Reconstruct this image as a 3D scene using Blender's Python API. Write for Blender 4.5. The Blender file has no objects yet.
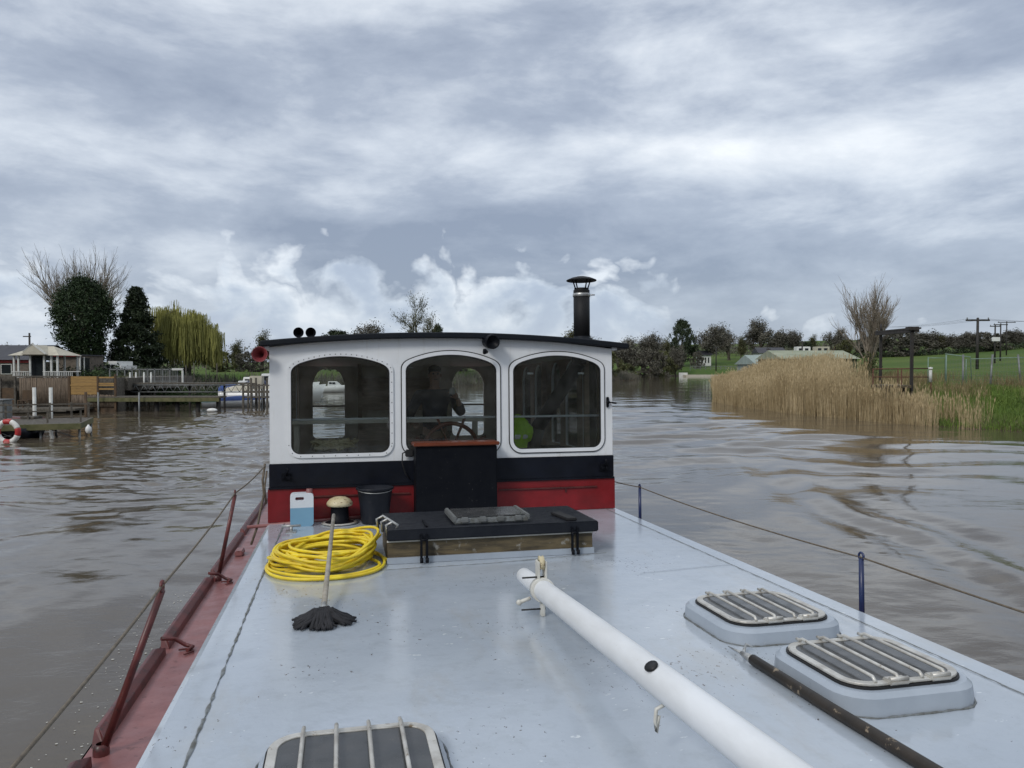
import bpy, bmesh, math, random
import numpy as np
from mathutils import Vector, Matrix, geometry
random.seed(7); rs = np.random.RandomState(5)
sc = bpy.context.scene
COL = sc.collection
R = math.radians
PI = math.pi

# ------------------------------------------------------------------ materials
def nodes_of(name):
    m = bpy.data.materials.new(name); m.use_nodes = True
    nt = m.node_tree
    return m, nt, nt.nodes['Principled BSDF']
def ramp(nt, fac, stops):
    r = nt.nodes.new('ShaderNodeValToRGB')
    e = r.color_ramp.elements
    while len(e) < len(stops): e.new(0.5)
    for i, (p, c) in enumerate(stops):
        e[i].position = p; e[i].color = (*c, 1) if len(c) == 3 else c
    nt.links.new(fac, r.inputs[0]); return r.outputs[0]
def noise(nt, scale, detail=4, rough=.55, vec=None, dist=0, coord='Object', stretch=None):
    n = nt.nodes.new('ShaderNodeTexNoise')
    n.inputs['Scale'].default_value = scale; n.inputs['Detail'].default_value = detail
    n.inputs['Roughness'].default_value = rough; n.inputs['Distortion'].default_value = dist
    tc = nt.nodes.new('ShaderNodeTexCoord')
    src = tc.outputs[coord]
    if stretch:
        mp = nt.nodes.new('ShaderNodeMapping'); mp.inputs['Scale'].default_value = stretch
        nt.links.new(src, mp.inputs[0]); src = mp.outputs[0]
    nt.links.new(src, n.inputs['Vector']); return n.outputs['Fac']
def mixc(nt, fac, a, b):
    m = nt.nodes.new('ShaderNodeMix'); m.data_type = 'RGBA'
    for s, v in ((0, fac), (6, a), (7, b)):
        if isinstance(v, (int, float)): m.inputs[s].default_value = v
        elif isinstance(v, tuple): m.inputs[s].default_value = (*v, 1)
        else: nt.links.new(v, m.inputs[s])
    return m.outputs[2]
def math_(nt, op, a, b=None):
    m = nt.nodes.new('ShaderNodeMath'); m.operation = op
    for i, v in enumerate((a, b)):
        if v is None: continue
        if isinstance(v, (int, float)): m.inputs[i].default_value = v
        else: nt.links.new(v, m.inputs[i])
    return m.outputs[0]
def bump(nt, bs, h, strength=.2, dist=.01, normal=None):
    b = nt.nodes.new('ShaderNodeBump'); b.inputs['Strength'].default_value = strength
    b.inputs['Distance'].default_value = dist
    nt.links.new(h, b.inputs['Height'])
    if normal: nt.links.new(normal, b.inputs['Normal'])
    nt.links.new(b.outputs[0], bs.inputs['Normal']); return b.outputs[0]
def mat(name, c1, c2=None, scale=6, rough=.5, spec=.5, rough2=None, metal=0, bmp=.1, bdist=.004, detail=5, lo=.35, hi=.65, spots=None, spotscale=20, spotlim=(.62,.68), stretch=None, coat=0):
    m, nt, bs = nodes_of(name)
    bs.inputs['Metallic'].default_value = metal
    bs.inputs['Roughness'].default_value = rough
    bs.inputs['Coat Weight'].default_value = coat; bs.inputs['Specular IOR Level'].default_value = spec
    f = noise(nt, scale, detail, .6, stretch=stretch)
    c2 = c2 or tuple(x*.8 for x in c1)
    col = ramp(nt, f, [(lo, c2), (hi, c1)])
    if spots:
        s = noise(nt, spotscale, 5, .65)
        col = mixc(nt, ramp(nt, s, [(spotlim[0], (0,0,0)), (spotlim[1], (1,1,1))]), col, spots)
    nt.links.new(col, bs.inputs['Base Color'])
    if rough2 is not None:
        g = noise(nt, scale*1.7, 4, .6)
        rr = nt.nodes.new('ShaderNodeMapRange'); nt.links.new(g, rr.inputs[0])
        rr.inputs[1].default_value=.3; rr.inputs[2].default_value=.7
        rr.inputs[3].default_value = rough; rr.inputs[4].default_value = rough2
        nt.links.new(rr.outputs[0], bs.inputs['Roughness'])
    if bmp: bump(nt, bs, noise(nt, scale*5, 5, .6), bmp, bdist)
    return m
M = {}
M['white'] = mat('white_paint', (.78,.80,.82), (.70,.72,.74), 2.5, .32, rough2=.45, bmp=.12, bdist=.004, spots=(.42,.33,.22), spotscale=28, spotlim=(.72,.78))
def cabwhite():
    m, nt, bs = nodes_of('wheelhouse_white')
    c = ramp(nt, noise(nt, 2.2, 5, .6), [(.35,(.70,.725,.745)),(.65,(.77,.79,.81))])
    s1 = noise(nt, 3.2, 6, .7, stretch=(4.5,4.5,.35)); c = mixc(nt, math_(nt,'MULTIPLY',ramp(nt, s1, [(.56,(0,0,0)),(.70,(1,1,1))]), .30), c, (.46,.43,.36))
    s2 = noise(nt, 19, 5, .7, stretch=(1,1,.6)); c = mixc(nt, ramp(nt, s2, [(.70,(0,0,0)),(.74,(1,1,1))]), c, (.38,.27,.17))
    nt.links.new(c, bs.inputs['Base Color']); bs.inputs['Roughness'].default_value=.36
    n1 = bump(nt, bs, noise(nt, 2.0, 3, .5), .35, .02); bump(nt, bs, noise(nt, 40, 4, .6, stretch=(.25,1,1)), .12, .003, n1)
    return m
M['cabwhite'] = cabwhite()
M['mastwhite'] = mat('mast_white_paint', (.76,.78,.80), (.62,.63,.63), 3.5, .35, rough2=.55, bmp=.25, bdist=.006, spots=(.40,.30,.2), spotscale=22, spotlim=(.69,.76), stretch=(1,.35,1))
M['white_dirty'] = mat('worn_white', (.66,.66,.62), (.5,.48,.42), 9, .5, bmp=.2, spots=(.25,.15,.08), spotscale=30, spotlim=(.64,.7))
M['navy'] = mat('navy_gloss', (.006,.008,.015), (.004,.005,.009), 5, .3, rough2=.45, spec=.3, bmp=.15, spots=(.07,.075,.085), spotscale=40, spotlim=(.68,.76))
M['black'] = mat('black_paint', (.005,.006,.009), (.007,.008,.011), 7, .4, rough2=.55, spec=.12, bmp=.2, spots=(.06,.06,.06), spotscale=35, spotlim=(.66,.74))
M['lid'] = mat('hatch_black', (.007,.009,.014), (.012,.014,.019), 8, .42, rough2=.6, spec=.25, bmp=.3, bdist=.003, spots=(.10,.10,.10), spotscale=45, spotlim=(.66,.74))
M['rubber'] = mat('rubber', (.015,.015,.016), rough=.6)
M['red'] = mat('red_paint', (.22,.010,.014), (.15,.008,.010), 4, .3, rough2=.45, bmp=.15, spots=(.06,.01,.01), spotscale=25, spotlim=(.66,.72))
M['redoxide'] = mat('red_oxide_deck', (.27,.115,.11), (.20,.078,.075), 5, .3, rough2=.5, bmp=.25, spots=(.14,.05,.045), spotscale=18, spotlim=(.6,.68))
M['darkred'] = mat('dark_red_steel', (.13,.028,.025), (.06,.014,.014), 7, .4, bmp=.3, spots=(.03,.015,.012), spotscale=22, spotlim=(.56,.66))
M['blue'] = mat('dark_blue_steel', (.02,.035,.11), (.012,.02,.07), 8, .35, bmp=.1)
M['grey_alu'] = mat('galvanised', (.5,.51,.5), (.32,.32,.31), 14, .38, metal=.6, bmp=.2)
M['alu'] = mat('weathered_aluminium', (.62,.61,.57), (.42,.40,.36), 12, .42, metal=.35, bmp=.2, spots=(.22,.17,.11), spotscale=25, spotlim=(.62,.72))
M['darkglass'] = mat('smoked_glass', (.045,.048,.05), (.07,.07,.07), 6, .12, rough2=.3, bmp=.03, spots=(.16,.15,.13), spotscale=30, spotlim=(.64,.76))
M['mahog'] = mat('mahogany', (.20,.05,.02), (.12,.03,.014), 3, .3, bmp=.2, stretch=(1,9,9))
M['timber'] = mat('dirty_timber', (.15,.115,.06), (.04,.032,.02), 6, .75, bmp=.5, stretch=(.6,4,4), spots=(.28,.27,.24), spotscale=14, spotlim=(.6,.7))
M['cream'] = mat('cream_metal', (.62,.55,.36), (.5,.42,.25), 9, .4, bmp=.2, spots=(.16,.08,.03), spotscale=22, spotlim=(.58,.66))
M['hose'] = mat('yellow_hose', (.82,.65,.03), (.68,.48,.02), 6, .42, bmp=.15, spots=(.30,.21,.05), spotscale=26, spotlim=(.62,.72))
M['mophead'] = mat('mop_cloth', (.022,.022,.026), (.012,.012,.014), 20, .85, bmp=.6)
M['mophandle'] = mat('mop_handle', (.36,.33,.28), (.22,.2,.16), 12, .5, bmp=.3, spots=(.1,.08,.05), spotscale=20)
M['hookpole'] = mat('boat_hook_pole', (.035,.026,.018), (.018,.014,.010), 10, .55, bmp=.4, spots=(.32,.25,.17), spotscale=16, spotlim=(.60,.66))
M['wire'] = mat('guard_wire', (.16,.13,.09), (.09,.07,.05), 30, .6, bmp=.3)
M['roof'] = mat('roof_felt', (.006,.009,.014), (.010,.012,.016), 6, .6, spec=.2, bmp=.3)
M['flue'] = mat('flue_paint', (.010,.011,.012), (.014,.014,.015), 8, .6, spec=.25, bmp=.1)
M['interior'] = mat('interior_wood', (.38,.29,.21), (.26,.195,.14), 5, .5, bmp=.2, stretch=(1,1,6))
M['interior_pale'] = mat('interior_pale', (.70,.66,.58), (.60,.56,.49), 5, .6)
M['hivis'] = mat('hivis_cloth', (.50,.88,.02), (.34,.62,.015), 9, .7, bmp=1.0, bdist=.03)
M['reflect'] = mat('reflective_tape', (.7,.7,.68), rough=.3)
M['skin'] = mat('skin', (.42,.24,.17), (.36,.19,.13), 20, .5, bmp=.05)
M['jacket'] = mat('dark_jacket', (.014,.018,.034), (.02,.026,.045), 14, .8, bmp=.5)
M['hair'] = mat('dark_hair', (.03,.022,.016), (.015,.01,.008), 60, .7, bmp=.6)
M['trousers'] = mat('dark_trousers', (.02,.022,.032), (.014,.015,.02), 14, .85)
M['mug'] = mat('pale_mug', (.6,.6,.58), rough=.25)
M['paper'] = mat('paper', (.7,.7,.68), rough=.6)
M['bucket'] = mat('black_plastic', (.009,.011,.017), (.014,.016,.022), 9, .45, spec=.25, bmp=.15)
M['grey_wood'] = mat('weathered_planks', (.13,.115,.092), (.055,.048,.038), 3, .8, bmp=.5, stretch=(3,3,3))
M['green_wood'] = mat('algae_planks', (.14,.13,.06), (.07,.075,.025), 3, .8, bmp=.5)
M['yellow_wood'] = mat('new_fence_boards', (.36,.22,.07), (.24,.14,.045), 3, .7, bmp=.4, stretch=(1,1,7))
M['brown_wood'] = mat('brown_boards', (.10,.06,.03), (.055,.035,.02), 3, .8, bmp=.4)
M['rust'] = mat('rusty_rail', (.14,.05,.03), (.07,.03,.02), 6, .8, bmp=.3)
M['blacksteel'] = mat('dark_timber_posts', (.022,.02,.018), (.035,.03,.026), 4, .7, bmp=.3)
M['steel'] = mat('grey_steel', (.22,.23,.23), (.14,.145,.14), 4, .5, metal=.4)
M['greenrail'] = mat('pale_green_rail', (.20,.29,.24), (.14,.20,.17), 4, .5)
M['bargewhite'] = mat('white_boards', (.62,.63,.60), (.5,.5,.47), 4, .5)
M['slate'] = mat('slate_roof', (.045,.045,.055), (.03,.03,.036), 3, .6, bmp=.4)
M['greenroof'] = mat('mossy_sheet_roof', (.32,.33,.24), (.20,.23,.15), .35, .7, bmp=.3, stretch=(1,3,1))
M['paleroof'] = mat('pale_green_sheet', (.28,.34,.31), (.22,.27,.24), .5, .6, bmp=.3)
M['stone'] = mat('stone_wall', (.17,.14,.11), (.09,.075,.06), 4, .9, bmp=.6)
M['brick'] = mat('brick_wall', (.24,.10,.07), (.16,.07,.05), 5, .9, bmp=.4)
M['wallgreen'] = mat('green_shed_wall', (.06,.08,.045), (.04,.055,.03), 1, .8)
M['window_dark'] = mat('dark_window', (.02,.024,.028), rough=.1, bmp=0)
M['gel'] = mat('white_gelcoat', (.76,.76,.74), (.68,.68,.66), 2, .25, bmp=0)
M['bluecover'] = mat('blue_canvas', (.02,.06,.22), (.015,.04,.15), 3, .7, bmp=.3)
M['navycover'] = mat('navy_canvas', (.012,.02,.05), (.02,.03,.07), 3, .7, bmp=.3)
M['creamcover'] = mat('cream_canvas', (.5,.47,.38), (.4,.37,.3), 3, .8, bmp=.3)
M['tealcover'] = mat('teal_canvas', (.06,.2,.2), (.04,.14,.14), 3, .8)
M['ringred'] = mat('ring_red', (.45,.03,.03), rough=.45)
M['hornred'] = mat('faded_red_horn', (.24,.045,.05), (.16,.03,.035), rough=.5)
M['ringwhite'] = mat('ring_white', (.75,.74,.70), rough=.45)
M['terracotta'] = mat('terracotta', (.35,.14,.07), rough=.8)
M['bark'] = mat('bark', (.10,.085,.065), (.05,.042,.032), 3, .9, bmp=.6, bdist=.02)
M['bark_pale'] = mat('pale_bark', (.27,.23,.18), (.16,.135,.105), 3, .9, bmp=.4)
def leafmat(name, a, b, scale=.9, rough=.6, trans=.15):
    m, nt, bs = nodes_of(name)
    f = noise(nt, scale, 3, .6); g = noise(nt, 9, 2, .5)
    f2 = math_(nt, 'ADD', math_(nt, 'MULTIPLY', f, .7), math_(nt, 'MULTIPLY', g, .3))
    nt.links.new(ramp(nt, f2, [(.38, b), (.62, a)]), bs.inputs['Base Color'])
    bs.inputs['Roughness'].default_value = rough
    bs.inputs['Specular IOR Level'].default_value = .25
    return m
M['ivy'] = leafmat('ivy_leaves', (.035,.06,.020), (.012,.024,.010), 1.2)
M['conifer'] = leafmat('conifer_needles', (.030,.045,.018), (.010,.017,.009), 1.5)
M['willow'] = leafmat('willow_strands', (.31,.305,.085), (.175,.175,.05), .6)
M['budding'] = leafmat('budding_twigs', (.12,.12,.05), (.06,.06,.03), .4)
M['browntwig'] = leafmat('brown_twigs', (.155,.145,.115), (.085,.080,.064), .4)
M['olive'] = leafmat('olive_scrub', (.12,.125,.05), (.065,.068,.03), .4)
M['evergreen'] = leafmat('dark_evergreen', (.048,.066,.032), (.022,.032,.018), .5)
M['shrub'] = leafmat('garden_shrub', (.05,.085,.025), (.02,.035,.012), 1.0)
M['redtwig'] = leafmat('reddish_twigs', (.13,.122,.095), (.075,.071,.056), .4)
def stalkmat(name, a, b, c, sc1=.5):
    m, nt, bs = nodes_of(name)
    f = noise(nt, sc1, 3, .6); g = noise(nt, 7, 2, .5)
    col = ramp(nt, math_(nt,'ADD',math_(nt,'MULTIPLY',f,.5),math_(nt,'MULTIPLY',g,.5)), [(.36, c), (.5, b), (.64, a)])
    nt.links.new(col, bs.inputs['Base Color']); bs.inputs['Roughness'].default_value=.7
    bs.inputs['Specular IOR Level'].default_value=.2
    return m
M['reed'] = stalkmat('dry_reeds', (.56,.45,.28), (.42,.33,.19), (.26,.19,.10))
M['grassb'] = stalkmat('bank_grass', (.17,.235,.05), (.105,.165,.033), (.06,.095,.022), .8)
M['deadgrass'] = stalkmat('dead_grass', (.30,.25,.13), (.2,.16,.08), (.11,.09,.045), .8)
M['bamboo'] = mat('bamboo_screen', (.26,.20,.145), (.12,.09,.065), 5, .85, bmp=.6, bdist=.02, stretch=(7,7,.6))

# deck paint: pale blue-grey, worn, with chips and puddled gloss
def deckmat():
    m, nt, bs = nodes_of('grey_deck_paint')
    f = noise(nt, .9, 5, .6); base = ramp(nt, f, [(.33, (.375,.422,.478)), (.68, (.43,.477,.533))])
    g = noise(nt, 7, 6, .7); base = mixc(nt, math_(nt,'MULTIPLY',ramp(nt, g, [(.5,(0,0,0)),(.72,(1,1,1))]), .35), base, (.27,.30,.31))
    # chips: clustered dark flecks, long in u
    h = noise(nt, 38, 4, .7, stretch=(1,.6,1)); cl = noise(nt, 1.3, 3, .5)
    thr = math_(nt,'ADD', h, math_(nt,'MULTIPLY', cl, .38))
    base = mixc(nt, ramp(nt, thr, [(.856,(0,0,0)),(.874,(1,1,1))]), base, (.09,.075,.06))
    st = noise(nt, 2.2, 6, .7, stretch=(1,.35,1)); base = mixc(nt, math_(nt,'MULTIPLY',ramp(nt, st, [(.54,(0,0,0)),(.66,(1,1,1))]), .38), base, (.36,.36,.34))
    ru = noise(nt, 5.5, 6, .75, dist=.6); base = mixc(nt, math_(nt,'MULTIPLY',ramp(nt, ru, [(.66,(0,0,0)),(.74,(1,1,1))]), .5), base, (.25,.19,.13))
    h2 = noise(nt, 30, 3, .6, stretch=(.5,1,1)); cl2 = noise(nt, 1.9, 3, .5, stretch=(1.3,.8,1))
    thr2 = math_(nt,'ADD', h2, math_(nt,'MULTIPLY', cl2, .34))
    base = mixc(nt, ramp(nt, thr2, [(.882,(0,0,0)),(.90,(1,1,1))]), base, (.62,.66,.68))
    nt.links.new(base, bs.inputs['Base Color'])
    r = noise(nt, 1.6, 5, .65)
    mr = nt.nodes.new('ShaderNodeMapRange'); nt.links.new(r, mr.inputs[0])
    mr.inputs[1].default_value=.35; mr.inputs[2].default_value=.65; mr.inputs[3].default_value=.06; mr.inputs[4].default_value=.22
    nt.links.new(mr.outputs[0], bs.inputs['Roughness'])
    bs.inputs['Coat Weight'].default_value = .45; bs.inputs['Coat Roughness'].default_value=.12
    n1 = bump(nt, bs, noise(nt, 2.6, 4, .55), .4, .014)
    bump(nt, bs, thr, .35, .002, n1)
    return m
M['deck'] = deckmat()
M['deck_side'] = mat('grey_trunk_paint', (.38,.43,.49), (.32,.365,.42), 3, .25, rough2=.4, bmp=.15, spots=(.5,.54,.55), spotscale=26, spotlim=(.68,.73))
M['seam'] = mat('seam_dirt', (.10,.10,.09), (.2,.22,.23), 22, .7, bmp=.3)
def jerrymat():
    m, nt, bs = nodes_of('jerrican_plastic')
    tc = nt.nodes.new('ShaderNodeTexCoord'); sp = nt.nodes.new('ShaderNodeSeparateXYZ'); nt.links.new(tc.outputs['Object'], sp.inputs[0])
    c = ramp(nt, sp.outputs['Z'], [(.188, (.20,.38,.52)), (.194, (.70,.74,.78))])
    nt.links.new(c, bs.inputs['Base Color']); bs.inputs['Roughness'].default_value=.3
    bs.inputs['Subsurface Weight'].default_value=.15; bs.inputs['Subsurface Radius'].default_value=(.05,.05,.05)
    return m
M['jerry'] = jerrymat()
def glassmat():
    m, nt, bs = nodes_of('window_glass')
    bs.inputs['Base Color'].default_value=(.80,.86,.85,1); bs.inputs['Roughness'].default_value=.0
    nt.nodes.remove(bs)
    out = nt.nodes['Material Output']
    tr = nt.nodes.new('ShaderNodeBsdfTransparent'); tr.inputs[0].default_value=(.90,.93,.92,1)
    gl = nt.nodes.new('ShaderNodeBsdfGlossy'); gl.inputs['Roughness'].default_value=.015
    fr = nt.nodes.new('ShaderNodeFresnel'); fr.inputs[0].default_value=1.5
    mx = nt.nodes.new('ShaderNodeMixShader'); nt.links.new(fr.outputs[0], mx.inputs[0])
    nt.links.new(tr.outputs[0], mx.inputs[1]); nt.links.new(gl.outputs[0], mx.inputs[2])
    df = nt.nodes.new('ShaderNodeBsdfDiffuse'); df.inputs[0].default_value=(.5,.5,.48,1)
    g = noise(nt, 4, 5, .7)
    k = nt.nodes.new('ShaderNodeMapRange'); nt.links.new(g, k.inputs[0])
    k.inputs[1].default_value=.4; k.inputs[2].default_value=.8; k.inputs[3].default_value=.012; k.inputs[4].default_value=.07
    mx2 = nt.nodes.new('ShaderNodeMixShader'); nt.links.new(k.outputs[0], mx2.inputs[0])
    nt.links.new(mx.outputs[0], mx2.inputs[1]); nt.links.new(df.outputs[0], mx2.inputs[2])
    nt.links.new(mx2.outputs[0], out.inputs[0])
    return m
M['glass'] = glassmat()

# ------------------------------------------------------------------ mesh helpers
class MB:
    def __init__(s): s.v=[]; s.f=[]; s.sm=[]
    def add(s, vs, fs, smooth=False):
        o=len(s.v); s.v += [tuple(v) for v in vs]; s.f += [tuple(i+o for i in f) for f in fs]; s.sm += [smooth]*len(fs); return s
    def box(s, a, b, rz=0, bev=0, tf=None):
        (x0,y0,z0),(x1,y1,z1)=a,b
        if bev:
            bm=bmesh.new(); bmesh.ops.create_cube(bm,size=1)
            for v in bm.verts: v.co=Vector(((x0+x1)/2+v.co.x*(x1-x0),(y0+y1)/2+v.co.y*(y1-y0),(z0+z1)/2+v.co.z*(z1-z0)))
            bmesh.ops.bevel(bm,geom=bm.edges[:],offset=bev,segments=2,affect='EDGES')
            bm.verts.index_update(); vs=[v.co.copy() for v in bm.verts]; fs=[[v.index for v in f.verts] for f in bm.faces]; bm.free()
        else:
            vs=[Vector(p) for p in ((x0,y0,z0),(x1,y0,z0),(x1,y1,z0),(x0,y1,z0),(x0,y0,z1),(x1,y0,z1),(x1,y1,z1),(x0,y1,z1))]
            fs=[(0,3,2,1),(4,5,6,7),(0,1,5,4),(1,2,6,5),(2,3,7,6),(3,0,4,7)]
        if rz:
            c=Vector(((x0+x1)/2,(y0+y1)/2,0)); m=Matrix.Rotation(rz,3,'Z'); vs=[m@(v-c)+c for v in vs]
        if tf is not None: vs=[tf@v for v in vs]
        return s.add(vs,fs)
    def cyl(s, p0, p1, r0, r1=None, n=10, cap=True, smooth=True):
        r1=r0 if r1 is None else r1
        p0=Vector(p0); p1=Vector(p1); d=(p1-p0)
        if d.length<1e-7: return s
        d.normalize(); a=d.orthogonal().normalized(); b=d.cross(a)
        vs=[]
        for p,r in ((p0,r0),(p1,r1)):
            for i in range(n):
                t=2*PI*i/n; vs.append(p+(a*math.cos(t)+b*math.sin(t))*r)
        s.add(vs,[(i,(i+1)%n,n+(i+1)%n,n+i) for i in range(n)],smooth)
        if cap:
            o=len(s.v)-2*n
            s.f.append(tuple(o+i for i in reversed(range(n)))); s.f.append(tuple(o+n+i for i in range(n))); s.sm+=[False,False]
        return s
    def tube(s, pts, r, n=8, closed=False, cap=True):
        pts=[Vector(p) for p in pts]; N=len(pts); rr=r if isinstance(r,(list,tuple)) else [r]*N
        t0=(pts[1]-pts[0]).normalized(); a=t0.orthogonal().normalized(); vs=[]
        for i,p in enumerate(pts):
            t=(pts[(i+1)%N]-pts[i-1]) if (closed or 0<i<N-1) else ((pts[1]-pts[0]) if i==0 else (pts[-1]-pts[-2]))
            t.normalize(); a=(a-t*a.dot(t))
            if a.length<1e-6: a=t.orthogonal()
            a.normalize(); b=t.cross(a)
            for k in range(n):
                w=2*PI*k/n; vs.append(p+(a*math.cos(w)+b*math.sin(w))*rr[i])
        fs=[]
        for i in range(N if closed else N-1):
            j=(i+1)%N
            for k in range(n): fs.append((i*n+k,i*n+(k+1)%n,j*n+(k+1)%n,j*n+k))
        s.add(vs,fs,True)
        if cap and not closed:
            o=len(s.v)-N*n
            s.f.append(tuple(o+k for k in reversed(range(n)))); s.f.append(tuple(o+(N-1)*n+k for k in range(n))); s.sm+=[False,False]
        return s
    def lathe(s, prof, c=(0,0,0), n=24, axis=None, sy=1):
        c=Vector(c); vs=[]
        q=Matrix.Identity(3) if axis is None else Vector((0,0,1)).rotation_difference(Vector(axis)).to_matrix()
        for r,z in prof:
            for k in range(n):
                w=2*PI*k/n; vs.append(c+q@Vector((r*math.cos(w),r*math.sin(w)*sy,z)))
        fs=[]
        for i in range(len(prof)-1):
            for k in range(n): fs.append((i*n+k,i*n+(k+1)%n,(i+1)*n+(k+1)%n,(i+1)*n+k))
        return s.add(vs,fs,True)
    def plate(s, outer, holes=(), t=.04, org=(0,0,0), ax=(1,0,0), ay=(0,0,1)):
        """flat plate with holes; outline in 2D, thickness t along ax x ay negative"""
        org=Vector(org); ax=Vector(ax); ay=Vector(ay); nz=ax.cross(ay).normalized()
        loops=[list(outer)]+[list(h) for h in holes]
        tess=geometry.tessellate_polygon([[Vector((x,y,0)) for x,y in l] for l in loops])
        flat=[p for l in loops for p in l]; n=len(flat)
        vs=[org+ax*x+ay*y for x,y in flat]+[org+ax*x+ay*y-nz*t for x,y in flat]
        fs=[]
        for tr in tess:
            a,b,c=tr
            fs.append((a,b,c)); fs.append((c+n,b+n,a+n))
        o=0
        for l in loops:
            m=len(l)
            for i in range(m):
                j=(i+1)%m; fs.append((o+i,o+j,n+o+j,n+o+i))
            o+=m
        return s.add(vs,fs)
    def blocks(s, c, r, seed=0, sub=2, amp=.15, sc3=(1,1,1)):
        bm=bmesh.new(); bmesh.ops.create_icosphere(bm,subdivisions=sub,radius=1); q=random.Random(seed)
        for v in bm.verts: v.co*= (1+q.uniform(-amp,amp))*r
        bm.verts.index_update(); vs=[Vector(c)+Vector((v.co.x*sc3[0],v.co.y*sc3[1],v.co.z*sc3[2])) for v in bm.verts]; fs=[[v.index for v in f.verts] for f in bm.faces]; bm.free()
        return s.add(vs,fs,True)
    def mesh(s,name,m):
        me=bpy.data.meshes.new(name); me.from_pydata(s.v,[],s.f); me.update()
        me.polygons.foreach_set('use_smooth', s.sm)
        bm=bmesh.new(); bm.from_mesh(me); bmesh.ops.recalc_face_normals(bm,faces=bm.faces[:]); bm.to_mesh(me); bm.free()
        if m is not None: me.materials.append(M[m] if isinstance(m,str) else m)
        return me
    def build(s,name,m,parent=None,bevel=0):
        o=bpy.data.objects.new(name,s.mesh(name,m)); COL.objects.link(o)
        if parent: o.parent=parent
        if bevel:
            b=o.modifiers.new('bevel','BEVEL'); b.width=bevel; b.segments=2; b.limit_method='ANGLE'; b.angle_limit=R(40)
        return o
def tag(o,label=None,cat=None,group=None,kind=None):
    if label: o['label']=label
    if cat: o['category']=cat
    if group: o['group']=group
    if kind: o['kind']=kind
    return o
def thing(name,label,cat,loc=(0,0,0),rz=0,group=None,mw=None):
    o=bpy.data.objects.new(name,None); COL.objects.link(o); o.empty_display_size=.2
    if mw is not None: o.matrix_world=mw
    else: o.location=loc; o.rotation_euler=(0,0,rz)
    return tag(o,label,cat,group)
def copy_tree(o,parent=None):
    c=o.copy(); COL.objects.link(c); c.parent=parent
    for ch in list(o.children): copy_tree(ch,c)
    return c
def arr_mesh(name,V,k,m):
    """V: (n,k,3) array of separate k-gons"""
    n=len(V); me=bpy.data.meshes.new(name)
    me.vertices.add(n*k); me.vertices.foreach_set('co',V.reshape(-1).astype(np.float32))
    me.loops.add(n*k); me.loops.foreach_set('vertex_index',np.arange(n*k,dtype=np.int32))
    me.polygons.add(n); me.polygons.foreach_set('loop_start',(np.arange(n)*k).astype(np.int32))
    me.polygons.foreach_set('loop_total',np.full(n,k,dtype=np.int32)); me.update(calc_edges=True)
    me.materials.append(M[m]); return me
def link(name,me,parent=None):
    o=bpy.data.objects.new(name,me); COL.objects.link(o)
    if parent: o.parent=parent
    return o
F=769.; HY=366.; CZ=2.7
def W(px,y,d): return Vector(((px-512)/F*d, d, CZ-(y-HY)/F*d))   # a point at distance d from the mooring bank side

# boat frame: u to starboard of picture, v away along the hull, h up from the cabin top
bo=Vector((-2.53958,8.03366,1.05287)); bu=Vector((.975863,.218382,0)); bl=Vector((-.218263,.975332,-.032984)); bn=Vector((-.007203,.032188,.999456))
BM=Matrix(((bu.x,bl.x,bn.x,bo.x),(bu.y,bl.y,bn.y,bo.y),(bu.z,bl.z,bn.z,bo.z),(0,0,0,1)))
def BT(u,v,h,rz=0): return BM@Matrix.Translation((u,v,h))@Matrix.Rotation(rz,4,'Z')
# ------------------------------------------------------------------ the barge
barge=thing('barge','steel barge with pale grey cabin top, white wheelhouse and black and red lower panels','barge',mw=BM)
P=lambda mb,name,m,parent=None,bevel=0: mb.build(name,m,parent or barge,bevel)
# hull (dark sides down into the water) with the red side decks
def lerp(a,b,t): return a+(b-a)*t
def hullw(v):   # half breadth beyond the cabin edge; tapers at the bow behind the viewer and at the stern
    if v<-9: return max(.05,1-((-9-v)/5.5)**2)
    if v>9: return max(.35,1-((v-9)/5)**2*.65)
    return 1
mb=MB(); secs=[]
vv=[-14.2,-13.5,-12.5,-11.5,-10,-9,-6,-3,0,3,6,9,10.5,12,13,13.6]
for v in vv:
    w=hullw(v); c=1.92; hw=(2.36)*w
    secs.append([(c-hw,v,-.30),(c-hw*.985,v,-.6),(c-hw*.96,v,-1.6),(c+hw*.96,v,-1.6),(c+hw*.985,v,-.6),(c+hw,v,-.30)])
vs=[p for s_ in secs for p in s_]; fs=[]
for i in range(len(secs)-1):
    for k in range(5): fs.append((i*6+k,i*6+k+1,(i+1)*6+k+1,(i+1)*6+k))
fs.append(tuple(range(6))); fs.append(tuple((len(secs)-1)*6+k for k in range(6)))
mb.add(vs,fs); P(mb,'hull','navy')
mb=MB(); vs=[];fs=[]
for v in vv:
    w=hullw(v); hw=2.35*w; vs+=[(1.92-hw,v,-.296),(1.92+hw,v,-.296)]
for i in range(len(vv)-1): fs.append((2*i,2*i+1,2*i+3,2*i+2))
mb.add(vs,fs); P(mb,'side_deck','redoxide')
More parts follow.
